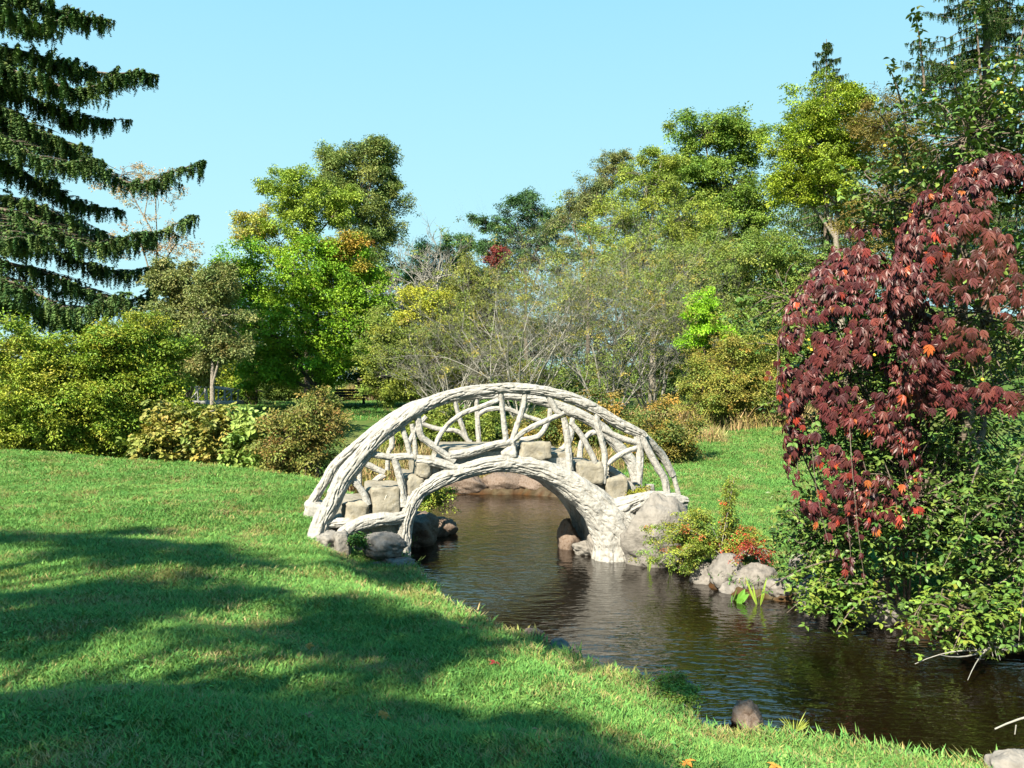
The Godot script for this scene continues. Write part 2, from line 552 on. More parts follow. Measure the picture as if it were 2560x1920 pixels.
func make_grass():
	var g := RandomNumberGenerator.new()
	g.seed = 71
	var greens := [Color(0.066, 0.18, 0.040), Color(0.088, 0.215, 0.047), Color(0.125, 0.245, 0.052), Color(0.108, 0.205, 0.048)]
	var dry := [Color(0.20, 0.19, 0.06), Color(0.26, 0.21, 0.10), Color(0.15, 0.20, 0.05)]
	var s := Scatter.new()
	# x0, x1, z0, z1, count, scale
	for a in [[-3.9, 3.6, -5.6, -3.3, 42000, 0.9], [-5.4, 3.6, -8.0, -5.6, 40000, 1.0], [-8.2, 1.2, -12.5, -8.0, 54000, 1.2], [-11.5, -1.6, -17.5, -12.5, 36000, 1.5], [-14.8, -2.0, -23.5, -17.5, 26000, 1.9],
			[2.2, 9.0, -20.0, -10.5, 26000, 1.5], [2.0, 13.0, -34.0, -20.0, 22000, 2.2], [-17.0, 0.0, -62.0, -38.0, 16000, 3.2], [2.5, 6.5, -6.2, -3.8, 7000, 1.0]]:
		for k in a[4] / 3:
			var x := g.randf_range(a[0], a[1])
			var z := g.randf_range(a[2], a[3])
			var q := at_ground(x, z)
			if q.y < 0.16: continue
			var p := noise.get_noise_2d(x * 0.9 + 70.0, z * 0.9) + 0.6 * noise.get_noise_2d(x * 3.3, z * 3.3 + 20.0)
			var shore_dry := 0.25 * (1.0 - smoothstep(0.2, 1.3, q.y))
			var col: Color = pick(g, dry if g.randf() < 0.06 + maxf(0.0, p) * 0.65 + shore_dry else greens, 0.15)
			var sc: float = a[5] * g.randf_range(0.75, 1.2) * (1.0 + 0.8 * (1.0 - smoothstep(0.1, 0.5, q.y)))
			s.add(random_turn(g, 0.15).scaled(Vector3(sc, sc * (0.85 if a[5] > 1.4 else 1.0), sc)), Vector3(x, q.x, z), col)
	var o := scattered(self, "grass", s, tuft(2, 27, 0.06, 0.0075, 0.10, 0.8), M.grass)
	tag(o, "short mown grass blades covering lawn and meadow", "grass", "", "stuff")
	# clover and plantain leaves in the turf
	var c := Scatter.new()
	for k in 2600:
		var x := g.randf_range(-5.0, 3.4)
		var z := g.randf_range(-11.0, -3.4)
		var q := at_ground(x, z)
		if q.y < 0.2 or noise.get_noise_2d(x * 0.7 + 11.0, z * 0.7) < -0.05: continue
		var sc := g.randf_range(0.10, 0.2)
		c.add(random_turn(g, 0.2) * Basis.from_scale(Vector3(sc, sc * 0.7, sc)), Vector3(x, q.x + 0.035, z), pick(g, [Color(0.10, 0.21, 0.05), Color(0.15, 0.24, 0.06), Color(0.07, 0.17, 0.04)], 0.2))
	tag(scattered(self, "clover", c, spray(8, 12, 0.4, 0.2, 0.16), M.grass), "flat clover leaves scattered through the mown lawn", "clover", "", "stuff")

# ---------------------------------------------------------------- the bridge
# Logs of moulded cement: name, then points along each as [along the bridge, height, across it, radius]
const LOGS := [
	["handrail", [[-2.83, 0.464, 0, 0.145], [-2.771, 0.667, 0, 0.139], [-2.706, 0.834, 0, 0.133], [-2.599, 1.031, 0, 0.133], [-2.493, 1.252, 0, 0.133], [-2.367, 1.468, 0, 0.134], [-2.146, 1.738, 0, 0.128], [-1.995, 1.925, 0, 0.122], [-1.801, 2.094, 0, 0.123], [-1.569, 2.264, 0, 0.117], [-1.354, 2.41, 0, 0.111], [-1.106, 2.532, 0, 0.105], [-0.825, 2.631, 0, 0.1], [-0.447, 2.711, 0, 0.094], [0, 2.761, 0, 0.082], [0.479, 2.747, 0, 0.083], [0.926, 2.67, 0, 0.083], [1.258, 2.566, 0, 0.09], [1.601, 2.41, 0, 0.084], [1.851, 2.259, 0, 0.084], [2.07, 2.134, 0, 0.085], [2.331, 2.02, 0, 0.078], [2.413, 1.967, 0, 0.065]]],
	["handrail", [[-2.992, 0.567, 1.4, 0.087], [-2.927, 0.818, 1.4, 0.08], [-2.81, 1.022, 1.4, 0.08], [-2.693, 1.213, 1.4, 0.08], [-2.523, 1.49, 1.4, 0.08], [-2.147, 1.833, 1.4, 0.074], [-1.786, 2.133, 1.4, 0.074], [-1.463, 2.34, 1.4, 0.075], [-1.178, 2.475, 1.4, 0.075], [-0.704, 2.582, 1.4, 0.076], [-0.146, 2.636, 1.4, 0.076], [0.363, 2.628, 1.4, 0.07], [0.771, 2.584, 1.4, 0.077], [1.053, 2.527, 1.4, 0.085], [1.3, 2.448, 1.4, 0.092], [1.55, 2.348, 1.4, 0.099], [1.734, 2.275, 1.4, 0.1], [1.934, 2.174, 1.4, 0.1], [2.173, 2, 1.4, 0.1], [2.353, 1.812, 1.4, 0.1], [2.511, 1.63, 1.4, 0.101], [2.678, 1.44, 1.4, 0.101], [2.761, 1.208, 1.4, 0.101], [2.792, 0.991, 1.4, 0.101]]],
	["arch_log", [[-1.52, 0.119, 0, 0.111], [-1.489, 0.58, 0, 0.105], [-1.465, 0.746, 0, 0.111], [-1.391, 0.947, 0, 0.117], [-1.28, 1.142, 0, 0.118], [-1.125, 1.249, 0, 0.118], [-0.944, 1.344, 0, 0.118], [-0.763, 1.409, 0, 0.118], [-0.561, 1.473, 0, 0.119], [-0.18, 1.553, 0, 0.126], [0.193, 1.571, 0, 0.133], [0.584, 1.494, 0, 0.159], [0.979, 1.332, 0, 0.186], [1.312, 1.106, 0, 0.232], [1.567, 0.86, 0, 0.271], [1.729, 0.564, 0, 0.272], [1.817, 0.237, 0, 0.279], [1.838, -0.023, 0, 0.311], [1.838, -0.283, 0, 0.337]]],
	["arch_log", [[-1.52, 0.099, 1.4, 0.114], [-1.489, 0.56, 1.4, 0.107], [-1.465, 0.726, 1.4, 0.114], [-1.391, 0.927, 1.4, 0.12], [-1.28, 1.122, 1.4, 0.12], [-1.125, 1.229, 1.4, 0.12], [-0.944, 1.324, 1.4, 0.12], [-0.763, 1.389, 1.4, 0.12], [-0.561, 1.453, 1.4, 0.12], [-0.18, 1.533, 1.4, 0.126], [0.193, 1.551, 1.4, 0.132], [0.584, 1.474, 1.4, 0.158], [0.979, 1.312, 1.4, 0.183], [1.312, 1.086, 1.4, 0.189], [1.567, 0.84, 1.4, 0.189], [1.729, 0.544, 1.4, 0.189], [1.817, 0.217, 1.4, 0.189], [1.838, -0.043, 1.4, 0.189], [1.838, -0.303, 1.4, 0.189]]],
	["baluster", [[-1.551, 2.276, 0, 0.043], [-1.514, 2.097, 0, 0.04], [-1.458, 1.93, 0, 0.04], [-1.409, 1.731, 0, 0.043]]],
	["baluster", [[-1.304, 2.422, 0, 0.056], [-1.28, 2.205, 0, 0.053], [-1.243, 2.026, 0, 0.053], [-1.137, 1.931, 0, 0.05], [-0.994, 1.824, 0, 0.05], [-0.832, 1.703, 0, 0.056], [-0.725, 1.62, 0, 0.062]]],
	["baluster", [[-1.025, 1.861, 0, 0.04], [-0.957, 2.022, 0, 0.04], [-0.838, 2.182, 0, 0.04], [-0.668, 2.324, 0, 0.041], [-0.51, 2.404, 0, 0.041], [-0.282, 2.478, 0, 0.041], [-0.026, 2.578, 0, 0.044]]],
	["baluster", [[0.006, 2.742, 0, 0.044], [0.045, 2.363, 0, 0.044], [0.097, 1.946, 0, 0.047]]],
	["baluster", [[0.414, 2.767, 0, 0.044], [0.375, 2.462, 0, 0.044], [0.265, 2.146, 0, 0.044], [0.206, 1.931, 0, 0.047], [0.219, 1.786, 0, 0.051]]],
	["baluster", [[0.193, 1.925, 0, 0.051], [0.427, 2.1, 0, 0.044], [0.702, 2.224, 0, 0.045], [1.045, 2.362, 0, 0.042]]],
	["baluster", [[0.584, 2.741, 0, 0.057], [0.768, 2.664, 0, 0.051], [0.847, 2.53, 0, 0.051], [0.926, 2.395, 0, 0.048], [1.005, 2.337, 0, 0.045]]],
	["baluster", [[1.039, 2.292, 0, 0.051], [1.085, 2.08, 0, 0.055], [1.118, 1.81, 0, 0.055], [1.145, 1.45, 0, 0.058]]],
	["baluster", [[1.152, 2.214, 0, 0.045], [1.318, 2.026, 0, 0.045], [1.432, 1.831, 0, 0.045], [1.547, 1.61, 0, 0.048], [1.634, 1.298, 0, 0.052]]],
	["baluster", [[1.601, 2.403, 0, 0.055], [1.601, 2.184, 0, 0.052], [1.682, 1.911, 0, 0.052], [1.729, 1.639, 0, 0.052], [1.689, 1.225, 0, 0.058]]],
	["baluster", [[1.682, 2.105, 0, 0.052], [1.879, 2.006, 0, 0.052], [2.097, 1.919, 0, 0.052], [2.317, 1.857, 0, 0.046]]],
	["baluster", [[1.77, 1.528, 0, 0.045], [1.94, 1.654, 0, 0.045], [2.131, 1.742, 0, 0.046], [2.324, 1.804, 0, 0.039]]],
	["baluster", [[2.262, 2.073, 0, 0.059], [2.289, 1.929, 0, 0.059], [2.331, 1.706, 0, 0.062], [2.31, 1.23, 0, 0.059]]],
	["baluster", [[2.331, 2.007, 0, 0.059], [2.483, 1.73, 0, 0.062], [2.642, 1.452, 0, 0.062], [2.754, 1.272, 0, 0.059], [2.803, 1.014, 0, 0.059]]],
	["baluster", [[-2.367, 1.48, 0, 0.061], [-2.236, 1.319, 0, 0.055], [-2.115, 1.139, 0, 0.055], [-2.055, 0.985, 0, 0.061]]],
	["baluster", [[-2.146, 1.793, 0, 0.073], [-1.928, 1.746, 0, 0.052], [-1.709, 1.706, 0, 0.052], [-1.489, 1.714, 0, 0.052], [-1.348, 1.699, 0, 0.053]]],
	["baluster", [[-1.661, 1.693, 0, 0.055], [-1.587, 1.451, 0, 0.055], [-1.532, 1.228, 0, 0.055], [-1.501, 0.944, 0, 0.062]]],
	["baluster", [[-1.317, 1.668, 0, 0.068], [-1.137, 1.64, 0, 0.074], [-0.944, 1.593, 0, 0.075], [-0.637, 1.493, 0, 0.081]]],
	["baluster", [[-0.8, 1.715, 0, 0.075], [-0.574, 1.742, 0, 0.069], [-0.371, 1.789, 0, 0.063], [-0.103, 1.873, 0, 0.057], [0.187, 1.919, 0, 0.051]]],
	["baluster", [[-1.007, 2.275, 1.4, 0.041], [-1.178, 2.079, 1.4, 0.041], [-1.293, 1.841, 1.4, 0.041], [-1.321, 1.705, 1.4, 0.041]]],
	["baluster", [[-1.612, 2.219, 1.4, 0.041], [-1.591, 1.798, 1.4, 0.048], [-1.645, 1.677, 1.4, 0.041], [-1.672, 1.372, 1.4, 0.041]]],
	["baluster", [[-0.517, 2.568, 1.4, 0.041], [-0.468, 2.361, 1.4, 0.041], [-0.398, 2.133, 1.4, 0.041], [-0.308, 1.883, 1.4, 0.045], [-0.238, 1.813, 1.4, 0.048]]],
	["baluster", [[-0.139, 2.608, 1.4, 0.042], [-0.125, 2.331, 1.4, 0.042], [-0.097, 1.818, 1.4, 0.049]]],
	["baluster", [[-1.089, 2.16, 1.4, 0.041], [-0.938, 2.097, 1.4, 0.041], [-0.738, 2.047, 1.4, 0.041], [-0.538, 2.031, 1.4, 0.041], [-0.412, 1.981, 1.4, 0.041], [-0.315, 1.883, 1.4, 0.041]]],
	["baluster", [[-0.104, 2.303, 1.4, 0.042], [0.065, 2.385, 1.4, 0.042], [0.27, 2.405, 1.4, 0.042], [0.448, 2.383, 1.4, 0.042], [0.685, 2.283, 1.4, 0.042], [0.995, 2.182, 1.4, 0.042]]],
	["baluster", [[1.184, 2.407, 1.4, 0.049], [1.155, 2.195, 1.4, 0.042], [1.009, 1.95, 1.4, 0.049], [0.85, 1.875, 1.4, 0.049], [0.634, 1.849, 1.4, 0.049]]],
	["baluster", [[1.587, 2.291, 1.4, 0.05], [1.572, 2, 1.4, 0.05], [1.535, 1.823, 1.4, 0.05], [1.374, 1.663, 1.4, 0.05], [1.235, 1.622, 1.4, 0.049]]],
	["baluster", [[2.038, 1.973, 1.4, 0.05], [1.912, 1.953, 1.4, 0.05], [1.83, 1.883, 1.4, 0.05], [1.749, 1.763, 1.4, 0.05], [1.719, 1.465, 1.4, 0.057]]],
	["baluster", [[-1.253, 2.148, 1.4, 0.041], [-1.212, 1.874, 1.4, 0.041], [-1.185, 1.533, 1.4, 0.048]]],
	["baluster", [[-2.464, 1.489, 1.4, 0.047], [-2.549, 1.27, 1.4, 0.047], [-2.595, 1.056, 1.4, 0.047]]],
	["baluster", [[-2.073, 1.508, 1.4, 0.054], [-1.913, 1.424, 1.4, 0.054], [-1.719, 1.325, 1.4, 0.054]]],
	["baluster", [[-1.713, 1.298, 1.4, 0.054], [-1.827, 1.226, 1.4, 0.054], [-1.927, 1.141, 1.4, 0.054]]],
	["baluster", [[-2.12, 1.752, 1.4, 0.04], [-2.133, 1.415, 1.4, 0.04], [-2.133, 1.112, 1.4, 0.04]]],
	["root_log", [[1.239, 1.193, -0.02, 0.154], [1.565, 0.931, -0.05, 0.219], [1.831, 0.635, -0.06, 0.258], [2.038, 0.302, -0.05, 0.259], [2.127, 0.003, -0.03, 0.299], [2.141, -0.29, -0.03, 0.338]]],
	["root_log", [[1.933, 0.728, -0.06, 0.194], [2.15, 0.569, -0.12, 0.142], [2.32, 0.304, -0.12, 0.117], [2.417, -0.093, -0.1, 0.117]]],
	["end_post", [[2.459, 1.946, 0.12, 0.066], [2.593, 1.835, 0.16, 0.066], [2.82, 1.625, 0.25, 0.067], [3.026, 1.294, 0.3, 0.061]]],
	["end_post", [[3.04, 1.28, 0.3, 0.04], [3.155, 0.873, 0.3, 0.04]]],
	["cross_log", [[1.876, 1.432, 0.3, 0.073], [2.092, 1.252, 0.2, 0.086], [2.247, 1.063, 0.15, 0.086]]],
	["stump", [[2.542, 0.916, 0.1, 0.086], [2.542, 1.174, 0.1, 0.079]]],
	["root_log", [[1.648, 0.696, 0, 0.22], [1.841, 0.785, -0.03, 0.194], [2.028, 0.851, -0.08, 0.168], [2.225, 0.913, -0.1, 0.142], [2.486, 0.964, -0.1, 0.124], [2.812, 0.946, -0.08, 0.111], [3.118, 0.881, -0.05, 0.086]]],
	["root_log", [[-2.771, 0.714, 0.05, 0.091], [-2.582, 0.721, 0, 0.079], [-2.404, 0.736, -0.05, 0.073], [-2.273, 0.731, -0.05, 0.061]]],
	["root_log", [[-2.476, 0.514, -0.12, 0.09], [-2.412, 0.595, -0.15, 0.096], [-2.258, 0.686, -0.15, 0.102], [-2.096, 0.736, -0.12, 0.109], [-1.879, 0.768, -0.1, 0.109], [-1.664, 0.772, -0.05, 0.098], [-1.477, 0.795, 0, 0.086]]],
]
const STEPS := [ # from, to, height of tread
	[-2.78, -2.30, 0.80], [-2.45, -1.95, 1.0], [-2.06, -1.40, 1.2], [-1.50, -1.15, 1.385], [-1.30, -0.80, 1.615], [-0.92, 0.80, 1.835], [0.74, 1.25, 1.72], [1.20, 1.76, 1.535], [1.70, 2.23, 1.29], [2.17, 2.65, 1.06], [2.60, 3.02, 0.88]]
const CURBS := [ # from, to, top, bottom
	[-2.385, -2.05, 1.03, 0.70], [-2.007, -1.57, 1.235, 0.80], [-1.446, -1.19, 1.415, 1.1], [-1.33, -1.08, 1.63, 1.40], [0.336, 0.834, 1.915, 1.62], [1.25, 1.70, 1.575, 1.2], [1.756, 2.10, 1.325, 0.85]]

func arch_y(u: float) -> float:
	var p: Array = LOGS[2][1]
	if u <= p[1][0] or u >= p[15][0]: return -0.6
	for k in range(1, 15):
		if u < p[k + 1][0]: return lerpf(p[k][1], p[k + 1][1], (u - p[k][0]) / (p[k + 1][0] - p[k][0]))
	return -0.6

func tread_y(u: float) -> float:
	var y := 0.55
	for s in STEPS:
		if u >= s[0] and u <= s[1]: y = maxf(y, s[2])
	return y

func make_bridge():
	var b := thing("footbridge", Vector3(-0.19, 0, -13.6), "arched footbridge of bark-textured cement logs with stone steps over the stream", "bridge")
	b.rotation.y = deg_to_rad(12)
	var n := 0
	for l in LOGS:
		n += 1
		var pts := []
		var most := 0.0
		for p in l[1]:
			pts.append([Vector3(p[0], p[1], -p[2]), p[3]])
			most = maxf(most, p[3])
		var buf := Buf.new()
		var sides := clampi(int(TAU * most / 0.0125), 22, 100)
		tube(buf, smooth_path(pts, 0.022 if most > 0.07 else 0.028), sides, clampf(most * 0.2, 0.009, 0.027), n * 3.7)
		put(b, l[0], buf.mesh(true), M.cement)
	n = 0
	for s in STEPS:
		n += 1
		var high := 0.34
		var o := put(b, "step", block(Vector3(s[1] - s[0], high, 1.26), 0.04, 0.022, n * 5.1), M.slab)
		o.position = Vector3((s[0] + s[1]) * 0.5, s[2] - high * 0.5, -0.76)
	n = 0
	for s in CURBS:
		n += 1
		var o := put(b, "curb_stone", block(Vector3(s[1] - s[0], s[2] - s[3], 0.26), 0.055, 0.03, n * 7.7), M.slab)
		o.position = Vector3((s[0] + s[1]) * 0.5, (s[2] + s[3]) * 0.5, -0.07)
	# the fill between arch and steps
	var v := Buf.new()
	var us := []
	var u := -2.3
	while u <= 2.31:
		us.append(u)
		u += 0.05
	us.append_array([-1.47, -1.489, 1.70, 1.729])
	us.sort()
	for k in us.size():
		var lo := arch_y(us[k]) - 0.02
		var hi := maxf(tread_y(us[k]) - 0.08, lo + 0.05)
		if absf(us[k]) > 2.0: hi = minf(hi, 0.9)
		for q in [[lo, -0.10], [hi, -0.10], [hi, -1.30], [lo, -1.30]]:
			v.v.append(Vector3(us[k], q[0], q[1] + 0.015 * noise.get_noise_2d(us[k] * 9.0, q[0] * 9.0)))
	for k in us.size() - 1:
		var a := k * 4
		for j in 4:
			var p := a + j
			var q := a + (j + 1) % 4
			v.i.append_array([p, q, p + 4, q, q + 4, p + 4])
	put(b, "vault", v.mesh(false), M.cement)
	var knob := put(b, "knob", rock(Vector3(0.15, 0.16, 0.13), 3, 0.0, 0.6), M.cement)
	knob.position = Vector3(0.168, 1.71, -0.02)
	var foot := put(b, "foot_stone", block(Vector3(0.30, 0.42, 0.34), 0.07, 0.03, 4.0), M.cement)
	foot.position = Vector3(-2.87, 0.66, -1.42)
	# scratches on one curb stone
	for q in [[-1.775, 1.135, -1.83, 1.03, 0.010], [-1.73, 1.005, -1.635, 0.99, 0.008], [-1.70, 1.03, -1.69, 0.955, 0.010]]:
		var a := Vector3(q[0], q[1], 0.062)
		var c := Vector3(q[2], q[3], 0.062)
		var sb := Buf.new()
		limb(sb, a, c, q[4] * 0.6, q[4] * 0.4, Vector3(0.004, 0, 0), 5)
		put(b, "scratch", sb.mesh(true), M.mark)

func boulder(called: String, at: Vector3, r: Vector3, seed_at: int, mat: Material, label: String, group := "", layered := 0.0, turn := 0.0):
	var o := put(self, called, rock(r, seed_at, layered), mat)
	o.position = at
	o.rotation.y = turn
	tag(o, label, "rock", group)

func make_rocks():
	boulder("boulder", Vector3(-2.73, 0.50, -12.75), Vector3(0.22, 0.17, 0.22), 1, M.pale_stone, "rounded pale boulder under the bridge's lawn-side rail foot")
	var o := put(self, "stone_post", block(Vector3(0.19, 0.62, 0.26), 0.05, 0.03, 2.0), M.pale_stone)
	o.position = Vector3(-2.47, 0.36, -12.55)
	o.rotation.y = 0.35
	tag(o, "upright squared pale stone under the bridge's forked root", "rock")
	boulder("boulder", Vector3(-2.68, 0.30, -12.62), Vector3(0.24, 0.15, 0.18), 2, M.pale_stone, "low pale stone in the turf beneath the rounded boulder")
	boulder("boulder", Vector3(-1.86, 0.46, -12.6), Vector3(0.36, 0.21, 0.30), 4, M.stone, "grey layered boulder at the lawn-side foot of the arch", "", 0.16, 0.2)
	boulder("boulder", Vector3(-1.66, 0.22, -12.45), Vector3(0.28, 0.12, 0.28), 5, M.stone, "flat grey slab of rock at the water under the layered boulder", "", 0.10, -0.3)
	boulder("boulder", Vector3(-1.95, 0.2, -12.3), Vector3(0.16, 0.1, 0.14), 6, M.brown_stone, "small rusty stone in the turf below the layered boulder")
	boulder("boulder", Vector3(-1.62, 0.25, -15.3), Vector3(0.36, 0.36, 0.6), 7, M.brown_stone, "dark wet rock on the bank beyond the arch foot")
	boulder("boulder", Vector3(-1.35, 0.1, -16.3), Vector3(0.35, 0.22, 0.4), 8, M.brown_stone, "low dark rock at the water beyond the arch foot")
	boulder("boulder", Vector3(0.98, 0.10, -15.0), Vector3(0.22, 0.38, 0.3), 9, M.brown_stone, "black wet rock leaning on the pier under the arch")
	boulder("boulder", Vector3(1.20, 0.10, -14.35), Vector3(0.24, 0.14, 0.22), 10, M.pale_stone, "small pale stone in the water beside the pier")
	boulder("boulder", Vector3(1.36, 0.22, -14.15), Vector3(0.14, 0.24, 0.16), 11, M.pale_stone, "narrow upright stone against the pier")
	boulder("boulder", Vector3(2.30, 0.35, -13.55), Vector3(0.58, 0.74, 0.55), 12, M.pale_stone, "large smooth grey boulder beside the bridge pier")
	boulder("boulder", Vector3(3.02, 0.16, -12.05), Vector3(0.32, 0.30, 0.3), 13, M.stone, "grey boulder under the arching shrub by the water")
	boulder("boulder", Vector3(3.30, 0.16, -11.75), Vector3(0.32, 0.23, 0.26), 14, M.stone, "rounded boulder with red creeper hanging over it")
	boulder("boulder", Vector3(3.84, 0.36, -11.45), Vector3(0.17, 0.25, 0.17), 15, M.pale_stone, "small upright pale stone at the meadow corner")
	boulder("boulder", Vector3(4.02, 0.12, -11.05), Vector3(0.42, 0.28, 0.32), 16, M.stone, "wide grey stone at the water under the apple branches")
	boulder("boulder", Vector3(1.95, 0.06, -7.16), Vector3(0.15, 0.14, 0.14), 17, M.brown_stone, "brown stone standing in the water at the lawn corner")
	boulder("boulder", Vector3(0.48, 0.14, -8.75), Vector3(0.14, 0.10, 0.13), 18, M.stone, "dark flat stone at the water's edge of the lawn")
	boulder("boulder", Vector3(0.22, 0.22, -9.0), Vector3(0.13, 0.06, 0.10), 19, M.brown_stone, "low brown stone sunk into the lawn bank")
	boulder("boulder", Vector3(1.47, 0.12, -7.5), Vector3(0.10, 0.13, 0.38), 20, M.stone, "long stone edging the overgrown lawn bank", "", 0.0, -0.35)
	boulder("boulder", Vector3(2.72, 0.16, -6.12), Vector3(0.19, 0.07, 0.11), 21, M.pale_stone, "thin pale stone in the turf edge above dark water")
	boulder("boulder", Vector3(3.36, 0.25, -5.80), Vector3(0.22, 0.12, 0.16), 22, M.pale_stone, "pale stone at the corner of the lawn above dark water")
	boulder("boulder", Vector3(2.74, 0.08, -12.35), Vector3(0.22, 0.2, 0.2), 41, M.stone, "low dark stone at the water between the big grey boulder and the arching bush")
	boulder("boulder", Vector3(3.56, 0.10, -11.42), Vector3(0.26, 0.17, 0.18), 42, M.stone, "flat grey stone behind the iris leaves")
	boulder("boulder", Vector3(3.02, 0.02, -11.72), Vector3(0.2, 0.13, 0.14), 43, M.stone, "small half-sunk stone below the boulder with red creeper")
	boulder("boulder", Vector3(4.45, 0.06, -10.3), Vector3(0.34, 0.2, 0.26), 44, M.stone, "shaded stone at the water beneath the apple tree")
	var k := 0
	for p in [[-1.3, -22.4, 0.7], [-0.2, -22.5, 0.6], [0.7, -22.4, 0.75], [1.6, -22.0, 0.6]]:
		boulder("boulder", Vector3(p[0], 0.22, p[1]), Vector3(p[2], 0.34, 0.45), 30 + k, M.brown_stone, "brown rock in the far stream bank seen through the arch", "rocks in the far stream bank")
		k += 1

